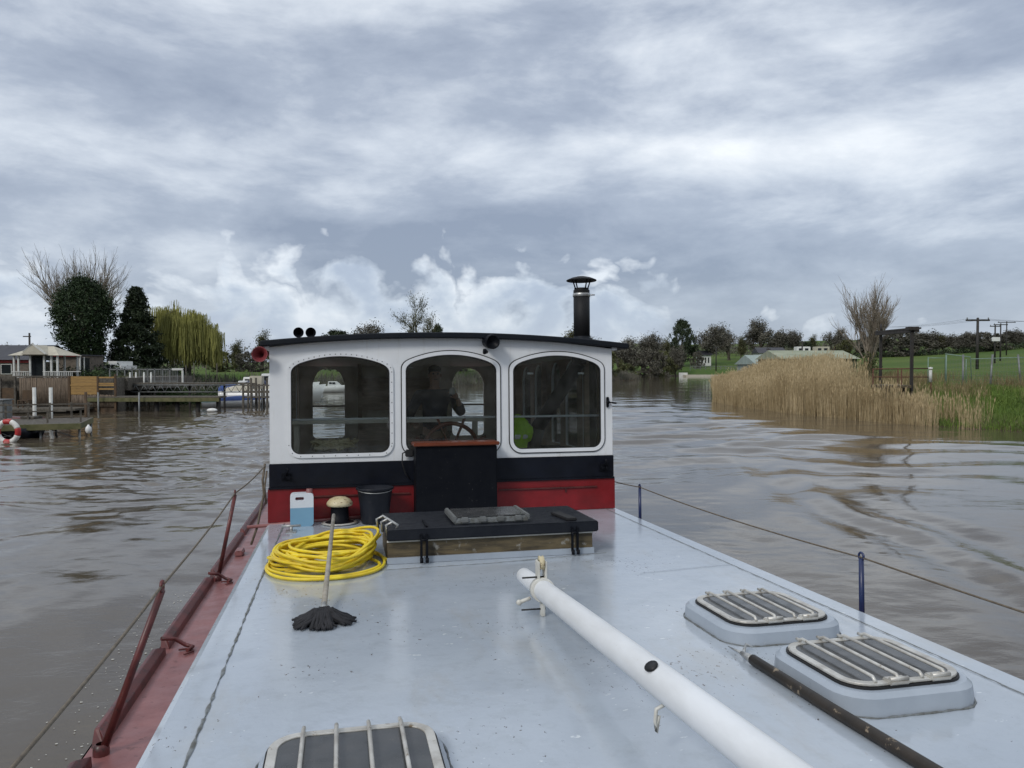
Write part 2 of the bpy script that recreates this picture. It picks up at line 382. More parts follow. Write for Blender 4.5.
# bulwark / toe rail: raised lengths of bar with scupper gaps, both sides
for sgn,uu in ((-1,-.40),(1,4.25)):
    mb=MB()
    for a,b in ((-8.9,-4.66),(-4.48,-3.16),(-3.06,-1.25),(-1.1,.95),(1.02,8.9)):
        if sgn<0: pr=[(uu-.025,-.30),(uu-.032,-.235),(uu-.01,-.228),(uu+.03,-.25),(uu+.035,-.30)]
        else: pr=[(uu+.025,-.30),(uu+.032,-.235),(uu+.01,-.228),(uu-.03,-.25),(uu-.035,-.30)]
        n=len(pr); v0=[(x,a+.08*(h>-.25),h) for x,h in pr]; v1=[(x,b-.08*(h>-.25),h) for x,h in pr]
        mb.add(v0+v1,[(i,(i+1)%n,n+(i+1)%n,n+i) for i in range(n)]+[tuple(range(n)),tuple(range(2*n-1,n-1,-1))])
    P(mb,'bulwark','darkred',bevel=.004)
# cabin top with rolled edge, slight camber
mb=MB(); prof=[(-.03,-.295),(-.03,-.035),(-.018,-.010),(.01,0)]
prof+= [(.01+ (3.83-.01)*t, .0) for t in (.04,.2,.4,.6,.8,.96,1)]
prof+=[(3.858,-.010),(3.87,-.035),(3.87,-.295)]
vr=[-11.6,-9,-6,-3,0,3,4.79]; vs=[(u,v,h) for v in vr for u,h in prof]; n=len(prof)
fs=[(i*n+k,i*n+k+1,(i+1)*n+k+1,(i+1)*n+k) for i in range(len(vr)-1) for k in range(n-1)]
fs+= [tuple(range(n)), tuple((len(vr)-1)*n+k for k in range(n))]
mb.add(vs,fs); P(mb,'cabin_top','deck')
# weld seams (worn lines along and across the cabin top)
def seamline(pts,w0,seed):
    q=random.Random(seed); mb=MB(); 
    for (a,b) in zip(pts[:-1],pts[1:]):
        a=Vector(a);b=Vector(b); L=(b-a).length; k=max(2,int(L/.045)); d=(b-a).normalized(); nn=Vector((-d.y,d.x,0))
        pr=None
        for i in range(k+1):
            c=a.lerp(b,i/k)+nn*q.uniform(-.002,.002); w=w0*q.uniform(.35,1.15)
            if q.random()<.12: w*=.25
            cur=(c-nn*w+Vector((0,0,.0035)),c+Vector((0,0,.0065)),c+nn*w+Vector((0,0,.0035)))
            if pr: mb.add([*pr,*cur],[(0,1,4,3),(1,2,5,4)])
            pr=cur
    return mb
P(seamline([(.165,-8.5,0),(.16,-5,0),(.15,-2.7,0),(.15,-.02,0)],.0085,1),'deck_seam','seam')
P(seamline([(3.66,-8.5,0),(3.69,-4.8,0),(3.70,-.02,0)],.0045,2),'deck_seam','seam')
P(seamline([(2.9,-3.05,0),(3.69,-2.95,0)],.0025,3),'deck_seam','deck_side')
P(seamline([(1.0,-2.47,0),(1.9,-2.44,0),(2.9,-2.3,0)],.006,4),'deck_seam','seam')
P(seamline([(.15,-7.4,0),(3.66,-7.4,0)],.003,6),'deck_seam','seam')

# ---- wheelhouse
WL=4.8
def archwin(x0,x1,z0,zs,zt,r=.11,n=14,grow=0):
    """rounded-bottom window with a shallow arch on top"""
    x0-=grow;x1+=grow;z0-=grow;zs+=grow*.5;zt+=grow; r=r+grow
    pts=[]
    for i in range(7): a=PI+ (PI/2)*i/6; pts.append((x0+r+r*math.cos(a),z0+r+r*math.sin(a)))
    for i in range(7): a=1.5*PI+(PI/2)*i/6; pts.append((x1-r+r*math.cos(a),z0+r+r*math.sin(a)))
    cx=(x0+x1)/2; hw=(x1-x0)/2
    # arch: shallow circular arc with tight shoulders
    sg=zt-zs; Ra=(hw*hw+sg*sg)/(2*sg); th0=math.asin(min(1,hw/Ra)); c_=min(.075,hw*.3)
    arc=[(cx+Ra*math.sin(th0-2*th0*i/40),zt-Ra+Ra*math.cos(th0-2*th0*i/40)) for i in range(41)]
    inner=[p for p in arc if abs(p[0]-cx)<hw-c_]
    def bez(a,b,c,m=5): return [((1-t)**2*a[0]+2*t*(1-t)*b[0]+t*t*c[0],(1-t)**2*a[1]+2*t*(1-t)*b[1]+t*t*c[1]) for t in [i/m for i in range(m)]]
    pts+=bez((x1,zs-c_*.9),(x1,zs),inner[0])+inner[:-1]+bez(inner[-1],(x0,zs),(x0,zs-c_*.9))+[(x0,zs-c_*.9)]
    return pts
wins=[(.205,1.262,.70,1.645,1.765),(1.41,2.445,.70,1.665,1.785),(2.61,3.67,.70,1.66,1.78)]
def roofh(u): return 1.995-.118*((u-1.9)/1.9)**2
wh=None
outer=[(.0,.365),(3.8,.365)]+[(3.8-3.8*i/16,roofh(3.8-3.8*i/16)-.03) for i in range(17)]
mb=MB(); mb.plate(outer,[archwin(*w) for w in wins],.05,(0,0,0),(1,0,0),(0,0,1))
wh=P(mb,'wheelhouse','cabwhite')
S=lambda mb,name,m,bevel=0: mb.build(name,m,wh,bevel)
def ringplate(o_,i_,t,org,ax,ay): return MB().plate(o_,[i_],t,org,ax,ay)
for k,w in enumerate(wins):
    S(ringplate(archwin(*w,grow=.028),archwin(*w,grow=-.012),.016,(0,-.017,0),(1,0,0),(0,0,1)),'window_frame','white',.004)
    S(ringplate(archwin(*w,grow=-.006),archwin(*w,grow=-.022),.03,(0,-.012,0),(1,0,0),(0,0,1)),'window_seal','rubber')
    if k: S(ringplate(archwin(*w,grow=.039),archwin(*w,grow=.0285),.010,(0,-.011,0),(1,0,0),(0,0,1)),'window_trim','rubber')
    else:
        mb=MB(); o_=archwin(*w,grow=.010)
        for j in range(0,len(o_)-1):
            a=Vector((*o_[j],0)); b=Vector((*o_[(j+1)%len(o_)],0))
            kk=max(1,int((b-a).length/.11))
            for q in range(kk):
                p=a.lerp(b,q/kk)
                if j<14 and kk==1 and j%3: continue
                if j>14 and j%2: continue
                mb.blocks((p.x,-.018,p.y),.006,sub=1,amp=0)
        S(mb,'frame_screws','seam')
    mb=MB(); mb.plate(archwin(*w,grow=-.014),[],.005,(0,-.004,0),(1,0,0),(0,0,1)); S(mb,'window_pane','glass')
# side walls with a row of arched windows, rear wall with two arched windows
def arches(lst): return [archwin(a,b,.62,1.60,1.77,.05) for a,b in lst]
side=[(.35,.95),(1.15,1.72),(1.92,2.44),(2.9,3.43),(3.66,4.26)]
for uu,sg in ((0,1),(3.8,-1)):
    ol=[(.051,.365),(WL,.365),(WL,1.85),(.051,1.85)]
    mb=MB(); x=uu+ (0.05 if sg>0 else 0)
    mb.plate(ol,arches(side),.05,(x,0,0),(0,1,0),(0,0,1)); S(mb,'side_wall','white')
    mb=MB()
    for a,b in side: mb.plate(archwin(a,b,.62,1.60,1.77,.05,grow=.008),[],.004,(x-.025,0,0),(0,1,0),(0,0,1))
    S(mb,'side_panes','glass')
    # inner dark lining between the windows
    mb=MB(); mb.plate([(.06,-.1),(WL-.02,-.1),(WL-.02,1.83),(.06,1.83)],arches(side),.012,(.064 if sg>0 else 3.748,0,0),(0,1,0),(0,0,1)); S(mb,'side_lining','interior')
rear=[(.28,.80),(2.62,3.18)]; rw=[archwin(a,b,.6,1.56,1.77,.07) for a,b in rear]
mb=MB(); mb.plate([(.05,.0),(3.75,.0),(3.75,1.86),(.05,1.86)],rw,.05,(0,WL,0),(1,0,0),(0,0,1)); S(mb,'rear_wall','interior_pale')
mb=MB()
for a,b in rear:
    mb.box((a,WL-.03,1.12),(b,WL-.01,1.15))
S(mb,'rear_window_bar','interior')
# roof
mb=MB(); us=[-.085+ (3.97/18)*i for i in range(19)]; vs=[];fs=[]
us=[-.085+(4.06/18)*i for i in range(19)]
rh=lambda u: 1.998-.105*((u-1.93)/2.0)**2
for u in us:
    for v,h0 in ((-.10,0),(-.10,.062),(5.0,.062),(5.0,0)): vs.append((u,v,rh(u)-.045+h0))
for i in range(18):
    for k in range(4): fs.append((i*4+k,i*4+(k+1)%4,(i+1)*4+(k+1)%4,(i+1)*4+k))
fs+=[(0,1,2,3),(75,74,73,72)]
mb.add(vs,fs); S(mb,'roof','roof',.012)
mb=MB(); mb.box((3.80,-.04,1.83),(3.85,4.9,1.885)); mb.box((-.05,-.04,1.83),(0,4.9,1.885)); S(mb,'eaves','white')
# lower black band and red coaming
mb=MB(); mb.box((-.006,-.022,.372),(3.806,.03,.618),bev=.006); mb.box((-.012,-.032,.352),(3.812,-.0,.374),bev=.004); S(mb,'black_band','navy')
mb=MB(); mb.box((-.02,-.012,.004),(3.82,.05,.352)); mb.box((-.02,.05,-.29),(.03,4.8,.36)); mb.box((3.77,.05,-.29),(3.82,4.8,.36)); S(mb,'red_coaming','red')
mb=MB(); mb.box((.25,-.032,.255),(1.46,-.012,.272),bev=.003); mb.box((2.45,-.032,.255),(3.6,-.012,.272),bev=.003)
mb.box((.95,-.03,.10),(.99,-.012,.255)); mb.box((3.22,-.03,.21),(3.235,-.012,.255)); S(mb,'red_moulding','darkred')
mb=MB(); mb.cyl((-.22,-.08,-.02),(1.1,-.05,.04),.018,n=10); mb.box((-.33,-.2,-.295),(-.25,-.0,-.24),bev=.01); S(mb,'foot_rail','redoxide')
# black locker with mahogany top on the front
mb=MB(); mb.box((1.50,-.30,.004),(2.375,-.034,.785),bev=.008); lk=P(mb,'locker','black')
mb=MB(); mb.box((1.475,-.335,.788),(2.40,-.036,.826),bev=.008); mb.build('locker_top','mahog',lk)
mb=MB(); mb.tube([(1.43,-.04,.72),(1.38,-.06,.70),(1.375,-.07,.6),(1.41,-.06,.48),(1.46,-.05,.42)],.008,6); mb.box((1.41,-.06,.66),(1.5,-.03,.74),bev=.01); S(mb,'cable_inlet','rubber')
# chimney
ch=MB(); cx,cy=3.575,.42
ch.cyl((cx,cy,1.93),(cx,cy,2.575),.098,n=28); chim=P(ch,'flue','flue')
mb=MB(); mb.lathe([(.135,1.955),(.135,1.975),(.10,2.0),(.099,2.02)],(cx,cy,0)); mb.build('flue_collar','roof',chim)
mb=MB(); mb.lathe([(.1,2.495),(.106,2.50),(.106,2.532),(.1,2.538)],(cx,cy,0)); mb.cyl((cx+.1,cy-.05,2.515),(cx+.15,cy-.05,2.518),.008,n=6); mb.build('flue_clamp','grey_alu',chim)
mb=MB(); mb.lathe([(.082,2.52),(.088,2.56),(.088,2.60),(.08,2.60)],(cx,cy,0))
for a in (0,1.57,3.14,4.71):
    mb.cyl((cx+.085*math.cos(a+.25),cy+.085*math.sin(a+.25),2.59),(cx+.125*math.cos(a+.25),cy+.125*math.sin(a+.25),2.695),.008,n=6)
mb.build('cowl_stays','flue',chim)
mb=MB(); mb.lathe([(.0,2.745),(.05,2.742),(.12,2.725),(.175,2.702),(.184,2.695),(.18,2.687),(.12,2.698),(0,2.705)],(cx,cy,0),32); mb.build('cowl','flue',chim)
# horns, spotlight
def horn(name,m,c,r,L,mouth='ringred'):
    mb=MB(); mb.lathe([(r*.15,L),(r*.22,L*.6),(r*.38,L*.3),(r*.7,L*.08),(r,0),(r*.97,-.008),(r*.85,.005),(r*.5,L*.15),(r*.2,L*.4),(.001,L*.5)],c,20,axis=(0.06,1,0))
    return P(mb,name,m)
h1=horn('horn','hornred',(-.085,-.12,1.765),.082,.3)
mb=MB(); mb.box((-.06,.0,1.76),(.0,.06,1.80)); mb.build('bracket','darkred',h1)
for uu in (.30,.425): horn('deck_horn','black',(uu,-.05,2.0),.055,.22)
mb=MB(); mb.lathe([(.0,.22),(.05,.21),(.075,.17),(.08,.06),(.078,0),(.07,-.004),(.062,.02),(.001,.04)],(2.36,-.2,1.905),20,axis=(-.12,1,.1)); sp=P(mb,'spotlight','black')
mb=MB(); mb.tube([(2.30,-.12,1.80),(2.27,-.17,1.79),(2.27,-.19,1.82)],.022,8); mb.cyl((2.36,-.1,1.9),(2.36,-.0,1.92),.02,n=8); mb.build('bracket','black',sp)
# fittings on the front: cleats on the band, handle on the corner post
for uu in (.17,3.68):
    mb=MB(); mb.box((uu-.05,-.04,.44),(uu+.05,-.022,.52),bev=.004)
    mb.cyl((uu-.03,-.04,.48),(uu-.03,-.08,.48),.014); mb.cyl((uu+.03,-.04,.475),(uu+.03,-.08,.475),.018); mb.tube([(uu,-.05,.50),(uu+.02,-.08,.55),(uu+.01,-.07,.58)],.01,6)
    S(mb,'lamp_bracket','black')
mb=MB(); mb.box((3.725,-.025,1.17),(3.755,0,1.29),bev=.006); mb.tube([(3.74,-.03,1.23),(3.78,-.06,1.225),(3.83,-.06,1.215)],.009,6); mb.blocks((3.74,-.03,1.23),.022); S(mb,'door_catch','black')
# ---- inside the wheelhouse
mb=MB(); mb.box((.06,.06,-.16),(3.74,WL-.06,-.10)); S(mb,'cabin_floor','interior')
mb=MB(); mb.box((.06,.06,1.80),(3.74,WL-.06,1.815)); S(mb,'ceiling','interior_pale')
mb=MB(); mb.box((.066,.055,.64),(3.735,.40,.66)); mb.box((.066,.40,.56),(3.735,.42,.66)); dash=S(mb,'dashboard','interior')
mb=MB(); mb.cyl((.07,.09,1.075),(3.73,.09,1.075),.013,n=8); S(mb,'window_bar','white')
mb=MB(); mb.box((.07,.75,1.00),(2.44,1.0,1.045)); 
for uu in (.2,1.42,2.3): mb.box((uu,.8,-.1),(uu+.06,.86,1.0))
S(mb,'chart_shelf','interior_pale')
mb=MB(); mb.box((1.5,.78,1.047),(1.95,.97,1.056),rz=.08); mb.box((.55,.78,1.047),(.9,.97,1.053),rz=-.05); S(mb,'charts','paper')
mb=MB()   # steering wheel with spokes
wc=Vector((2.0,.56,.66)); RR=.33
for k in range(1):
    mb.tube([wc+Vector((RR*math.cos(a),0,RR*math.sin(a))) for a in [2*PI*i/32 for i in range(32)]],.025,8,closed=True)
for i in range(8):
    a=PI/8+2*PI*i/8; mb.cyl(wc,wc+Vector(((RR+.12)*math.cos(a),0,(RR+.12)*math.sin(a))),.016,n=6)
mb.cyl(wc+Vector((0,-.06,0)),wc+Vector((0,.1,0)),.07,n=14)
S(mb,'steering_wheel','mahog')
mb=MB(); mb.box((1.85,.60,-.1),(2.15,.8,.72)); S(mb,'wheel_pedestal','interior')
mb=MB(); mb.cyl((3.56,.5,1.70),(3.12,.85,.9),.085,n=18); mb.cyl((3.12,.85,.9),(3.0,.9,.45),.1,n=18); mb.cyl((3.565,.44,1.95),(3.56,.5,1.70),.09,n=18); S(mb,'stove_pipe','flue')
mb=MB(); mb.box((2.85,.72,-.1),(3.45,1.2,.62),bev=.03); mb.box((2.8,.68,.62),(3.5,1.25,.66),bev=.01); S(mb,'stove','flue')
mb=MB()
for uu,vv_ in ((.12,2.2),(1.02,3.6),(3.69,.62),(3.69,2.65)): mb.box((uu-.03,vv_-.03,-.1),(uu+.03,vv_+.03,1.8))
mb.box((1.0,3.4,-.1),(2.3,3.45,.95)); mb.box((.1,2.6,-.1),(.9,3.0,.5)); S(mb,'cabin_posts','interior')
mb=MB(); mb.box((1.05,4.72,1.05),(2.35,4.74,1.6)); S(mb,'rear_panel','interior')
mb=MB(); 
for t in (.2,.8): mb.box((2.62+1.0*t-.02,.0+.03,1.555),(2.62+1.0*t+.05,.034,1.575))
S(mb,'glass_stickers','paper')
# coat and gear heap seen low in the left window
hc=MB(); q=random.Random(17); pp=[]
for i in range(150): a=i*.62; rr_0=.10+.06*math.sin(i*.37); pp.append((.66+rr_0*1.5*math.cos(a)+q.gauss(0,.02),.55+.08*math.sin(a),.70+.10*math.sin(a*1.31+i*.05)**2+q.uniform(0,.04)))
hc.tube(pp,.017,7)
tag(hc.build('heap_of_rope','cream'),'pale coiled rope heap lying inside left wheelhouse window','rope').matrix_world=BM
hv=MB()
prof=[(.0,.50),(.10,.50),(.115,.62),(.13,.75),(.14,.90),(.12,.97),(.07,1.03),(.04,1.05),(0,1.055)]
hv.lathe(prof,(0,0,0),18,sy=.55); qh=random.Random(6); hv.v=[(x*(1+qh.uniform(-.12,.12)),y*(1+qh.uniform(-.25,.25)),z) for x,y,z in hv.v]; hv.blocks((-.12,0,.86),.075,seed=2,sc3=(.8,.8,1.6)); hv.blocks((.13,0,.84),.07,seed=3,sc3=(.8,.8,1.7))
t=thing('safety_jacket','bright yellow-green hi-vis jacket hanging inside right wheelhouse window','jacket',mw=BT(2.74,.3,.04))
hv.build('jacket_body','hivis',t)
mb=MB(); mb.lathe([(.137,.77),(.143,.78),(.143,.81),(.137,.82)],(0,0,0),18,sy=.56); mb.build('reflective_band','reflect',t)
# ---- mushroom vent
mb=MB(); mb.lathe([(.16,.003),(.165,.012),(.13,.02),(.095,.03),(.09,.16),(.10,.19),(.06,.21)],(.715,-.22,0),24); mv=P(mb,'mushroom_vent','black')
mb=MB(); mb.lathe([(.06,.195),(.125,.185),(.135,.2),(.132,.222),(.105,.256),(.06,.276),(0,.283)],(.715,-.22,0),28); mb.build('vent_cap','cream',mv)
mb=MB(); mb.lathe([(.15,.004),(.185,.006),(.19,.014),(.15,.018)],(.715,-.22,0),24); mb.build('vent_flange','alu',mv)
# small deck cleat near jerrican
mb=MB(); mb.cyl((.25,-.58,0),(.25,-.58,.05),.015,n=8); mb.cyl((.16,-.58,.055),(.34,-.57,.055),.012,n=8); mb.box((.2,-.66,.0),(.3,-.5,.008)); P(mb,'deck_cleat','grey_alu')
# ---- forward hatch with black lid
hx0,hx1,hy0,hy1=1.08,2.83,-2.31,-1.42
mb=MB(); mb.box((hx0+.01,hy0+.05,0.003),(hx1-.04,hy1-.03,.18)); hb=P(mb,'hatch_coaming','timber')
hb['label']='dirty bare timber coaming under the black hatch lid'
mb=MB(); mb.box((hx0+.0,hy0+.03,0.002),(hx1-.03,hy0+.048,.05)); mb.build('coaming_skirt','deck_side',hb)
mb=MB(); mb.box((hx0,hy0+.035,.172),(hx1-.035,hy0+.05,.186),bev=.003); mb.build('coaming_strip','white_dirty',hb)
mb=MB(); mb.box((hx0,hy0,.188),(hx1,hy1,.275),bev=.008); hl=P(mb,'hatch_lid','lid')
mb=MB()
for uu in (1.40,2.60): mb.box((uu-.01,hy0+.06,.276),(uu+.008,hy0+.36,.29),bev=.003)
mb.build('lid_batten','black',hl)
mb=MB(); mb.box((2.55,hy0+.05,.276),(2.64,hy0+.42,.30),rz=.12,bev=.006); mb.build('lid_strap','rubber',hl)
for uu in (1.37,2.62):
    mb=MB(); 
    for s_ in (-.022,.022): mb.box((uu+s_-.009,hy0-.02,.03),(uu+s_+.009,hy0+.005,.235),bev=.003); mb.cyl((uu+s_,hy0-.03,.012),(uu+s_,hy0-.03,.05),.014,n=8)
    mb.cyl((uu-.03,hy0-.012,.19),(uu+.03,hy0-.012,.19),.01,n=8); mb.build('lid_hinge','black',hl)
mb=MB()
for k in range(3):
    cx_=1.06+.03*k; mb.tube([(cx_-.03,hy0+.42-.16*k,.22),(cx_-.04,hy0+.42-.16*k,.30),(cx_+.01,hy0+.42-.16*k,.325),(cx_+.05,hy0+.42-.16*k,.30),(cx_+.04,hy0+.42-.16*k,.27)],.012,6)
mb.build('lid_shackle','grey_alu',hl)
# small skylight on the lid
x0,x1,y0,y1=1.63,2.26,-2.19,-1.68
mb=MB(); mb.box((x0,y0,.276),(x1,y1,.322),bev=.01); sk=P(mb,'lid_skylight','seam')
mb=MB(); mb.box((x0+.03,y0+.03,.323),(x1-.03,y1-.03,.336),bev=.006); mb.build('glass','darkglass',sk)
mb=MB()
for i in range(4):
    xx=x0+.09+.15*i; mb.box((xx-.035,y0-.015,.285),(xx+.035,y0+.035,.33),bev=.01)
mb.build('frame_clips','steel',sk)
mb=MB(); mb.box((x0-.012,y0+.0,.29),(x0+.025,y1-.0,.34),bev=.008); mb.box((x1-.025,y0+.0,.29),(x1+.012,y1-.0,.34),bev=.008); mb.build('side_rail','steel',sk)
# ---- skylights with four protective bars
def rrect(x0,x1,y0,y1,r,n=6):
    pts=[]
    for cx,cy,a0 in ((x1-r,y0+r,-PI/2),(x1-r,y1-r,0),(x0+r,y1-r,PI/2),(x0+r,y0+r,PI)):
        for i in range(n+1): a=a0+PI/2*i/n; pts.append((cx+r*math.cos(a),cy+r*math.sin(a)))
    return pts
def loft(l0,h0,l1,h1,cap=True):
    mb=MB(); n=len(l0); vs=[(x,y,h0) for x,y in l0]+[(x,y,h1) for x,y in l1]
    mb.add(vs,[(i,(i+1)%n,n+(i+1)%n,n+i) for i in range(n)],True)
    if cap: mb.add([(x,y,h1) for x,y in l1],[tuple(range(n))])
    return mb
def skylight(cu,cv,hw,hv_,ht,label,clips=True,rim=.075):
    mb=loft(rrect(cu-hw-rim-.006,cu+hw+rim+.006,cv-hv_-rim-.006,cv+hv_+rim+.006,.16),.002,rrect(cu-hw-rim,cu+hw+rim,cv-hv_-rim,cv+hv_+rim,.155),ht-.02,False)
    l1=rrect(cu-hw-rim,cu+hw+rim,cv-hv_-rim,cv+hv_+rim,.155); l2=rrect(cu-hw-rim+.02,cu+hw+rim-.02,cv-hv_-rim+.02,cv+hv_+rim-.02,.14)
    n=len(l1); mb.add([(x,y,ht-.02) for x,y in l1]+[(x,y,ht) for x,y in l2],[(i,(i+1)%n,n+(i+1)%n,n+i) for i in range(n)],True); mb.add([(x,y,ht) for x,y in l2],[tuple(range(n))])
    s=P(mb,'skylight',M['deck_side']); s['label']=label
    fo=rrect(cu-hw,cu+hw,cv-hv_,cv+hv_,.12); fi=rrect(cu-hw+.035,cu+hw-.035,cv-hv_+.035,cv+hv_-.035,.09)
    g=rrect(cu-hw-.008,cu+hw+.008,cv-hv_-.008,cv+hv_+.008,.125)
    loft(g,ht+.001,g,ht+.01).build('gasket','rubber',s)
    MB().plate(fo,[fi],.012,(0,0,ht+.024),(1,0,0),(0,1,0)).build('frame','alu',s,.003)
    MB().plate(fi,[],.008,(0,0,ht+.019),(1,0,0),(0,1,0)).build('glass','darkglass',s)
    for i in range(4):
        uu=cu-hw+ (2*hw)*(i+1)/5
        mb=MB(); z=ht+.043; mb.tube([(uu,cv-hv_+.01,ht+.026),(uu,cv-hv_+.03,z),(uu,cv+hv_-.03,z),(uu,cv+hv_-.0,ht+.03),(uu,cv+hv_+.02,ht+.03)],.0082,8); mb.build('bar','alu',s)
    if clips:
        for t_ in (.38,.74):
            uu=cu-hw+2*hw*t_; mb=MB(); mb.box((uu-.05,cv-hv_-.012,ht+.012),(uu+.05,cv-hv_+.045,ht+.034),bev=.006); mb.cyl((uu-.045,cv-hv_+.0,ht+.036),(uu+.045,cv-hv_,ht+.036),.01,n=8); mb.build('hinge','alu',s)
    # rust and sealant line round the foot
    q=random.Random(int(cu*100)); l=rrect(cu-hw-rim-.012,cu+hw+rim+.012,cv-hv_-rim-.012,cv+hv_+rim+.012,.17,8)
    pts=[]
    for i in range(len(l)):
        a=Vector((*l[i],.003)); b=Vector((*l[(i+1)%len(l)],.003)); k=max(1,int((b-a).length/.03))
        for j in range(k): pts.append(a.lerp(b,j/k)+Vector((q.uniform(-.003,.003),q.uniform(-.003,.003),-.001)))
    MB().tube(pts,[q.uniform(.0025,.0065) for _ in pts],5,closed=True).build('sealant','seam',s)
    return s
skylight(3.10,-4.37,.295,.29,.085,rim=.058,label='barred skylight on raised grey base beside the blue stanchion')
skylight(3.11,-5.31,.29,.285,.095,rim=.052,label='barred skylight on raised grey base beside the dark boat pole')
skylight(.765,-5.72,.305,.34,.045,label='near barred skylight flush in the cabin top',clips=False,rim=.03)
# ---- stanchions and guard wires
def stanchion(b,t_,m,lab):
    b=Vector(b); t_=Vector(t_); mb=MB(); mb.cyl(b,t_,.0185,.0165,n=14); d=(t_-b).normalized()
    s=P(mb,'stanchion',m); s['label']=lab
    mb=MB(); mb.tube([t_+Vector((.0,.024*math.cos(a),.018+.024*math.sin(a))) for a in [2*PI*i/12 for i in range(12)]],.008,6,closed=True); mb.build('wire_eye',m,s)
    mb=MB(); mb.lathe([(.036,.0),(.036,.03),(.03,.05),(.023,.055)],tuple(b),14); mb.build('base_socket','darkred' if m=='darkred' else m,s)
    return s
for b,t_,l in (((-.37,-8.0,-.30),(-.1,-8.0,.445),'red stanchion nearest the bow, leaning inboard'),((-.36,-4.55,-.30),(-.097,-4.55,.445),'leaning red stanchion with scuffed paint on the left side deck'),((-.345,-1.2,-.30),(-.195,-1.2,.457),'leaning red stanchion further aft on the left side deck')):
    stanchion(b,t_,'darkred',l)
for v in (-7.85,-3.95,-.08): stanchion((4.1,v,-.30),(4.1,v,.235),'blue','dark blue stanchion on the right side deck')
def sag(a,b,s_,n=14):
    a=Vector(a);b=Vector(b); return [a.lerp(b,i/n)-Vector((0,0,s_*4*(i/n)*(1-i/n))) for i in range(n+1)]
mb=MB(); mb.tube(sag((-.05,-11,.47),(-.1,-8,.465),.02)+sag((-.1,-8,.465),(-.097,-4.55,.465),.05)[1:]+sag((-.097,-4.55,.465),(-.195,-1.2,.475),.02)[1:]+sag((-.195,-1.2,.475),(-.05,.0,.60),.02)[1:],.007,6); P(mb,'guard_wire','wire')
mb=MB(); mb.tube(sag((4.0,-11,.25),(4.1,-7.85,.245),.02)+sag((4.1,-7.85,.245),(4.1,-3.95,.245),.02)[1:]+sag((4.1,-3.95,.245),(4.1,-.08,.245),.03)[1:]+sag((4.1,-.08,.245),(3.82,.6,.30),.01)[1:],.0065,6); P(mb,'guard_wire','wire')
# hooks lying on the red side deck, scuppers
for v in (-3.12,-1.3):
    mb=MB(); mb.tube([(-.40,v-.02,-.20),(-.33,v+.03,-.22),(-.27,v+.05,-.27),(-.22,v+.03,-.28),(-.24,v-.04,-.28)],.013,7); mb.tube([(-.25,v-.1,-.285),(-.2,v-.05,-.285),(-.22,v+.02,-.285),(-.3,v,-.285)],.006,5); P(mb,'lashing_hook','darkred')
# ropes at left wheelhouse corner
mb=MB(); mb.tube([(-.05,.02,.62),(-.07,-.02,.45),(-.06,.0,.3),(-.09,-.03,.15),(-.12,-.05,-.02),(-.18,-.1,-.2)],.013,6); mb.tube([(-.03,.0,.55),(-.05,-.02,.38),(-.04,0,.2)],.01,6); P(mb,'lanyard','wire')

# ------------------------------------------------------------------ loose things on the deck
# mast lying along the centre line
mast=thing('mast','long white painted mast lowered along the middle of the grey cabin top','mast',mw=BT(1.92,-3.40,.13))
SL=(.282-.13)/(6.233-3.403)
mp=lambda y,dx=0,dz=0: (dx,-y,y*SL+dz)
mb=MB(); ys=[0,.02,.15,.42,.6,1.5,3,5,7.6]; rr=[.040,.050,.052,.056,.062,.064,.065,.066,.066]
mb.tube([mp(y) for y in ys],rr,28); mb.build('spar','mastwhite',mast)
mb=MB(); mb.tube([mp(.47),mp(.53)],[.073,.073],24); mb.cyl((-.075,-.5,-.02),(-.14,-.5,-.04),.012,n=8); mb.blocks((-.145,-.5,-.042),.018,sub=2,amp=0); mb.box((-.012,-.53,-.13),(.012,-.48,-.05),bev=.004); cl=mb.build('collar','white_dirty',mast)
mb=MB(); mb.cyl((-.13,-.50,-.088),(.02,-.50,-.09),.006,n=6); mb.cyl((-.12,-.48,.10),(.03,-.48,.10),.006,n=6); mb.build('split_pin','rubber',cl)
mb=MB(); mb.box((-.028,-.52,.06),(-.016,-.44,.20),bev=.004); mb.box((.016,-.52,.06),(.028,-.44,.20),bev=.004); mb.build('sheave_cheek','white_dirty',cl)
mb=MB(); 
for z in (.185,): mb.lathe([(.02,-.014),(.045,-.012),(.038,0),(.045,.012),(.02,.014)],(0,-.48,z),18,axis=(1,0,0))
mb.build('sheave','cream',cl)
mb=MB(); mb.box((-.03,-2.06,.055+2.0*SL),(.025,-1.93,.0675+2.0*SL),bev=.004)
mb=MB(); mb.lathe([(.0,.0),(.02,.0),(.028,.003),(.0,.004)],mp(2.27,-.035,.055),14,sy=1.4,axis=(-.55,0,.83)); mb.build('socket_hole','rubber',mast)
mb=MB(); mb.tube([mp(2.36,-.02,-.06),mp(2.36,-.055,-.075),mp(2.36,-.06,-.12),mp(2.36,-.055,-.16),mp(2.36,-.045,-.10)],.008,6); mb.build('hanging_hook','white_dirty',mast)
mb=MB(); 
for yy in (6.6,): mb.box((-.2,-yy-.03,-.13),(.2,-yy+.03,-.08)); mb.box((-.05,-yy-.03,-.08),(.05,-yy+.03,yy*SL-.068))
mb.build('crutch','timber',mast)
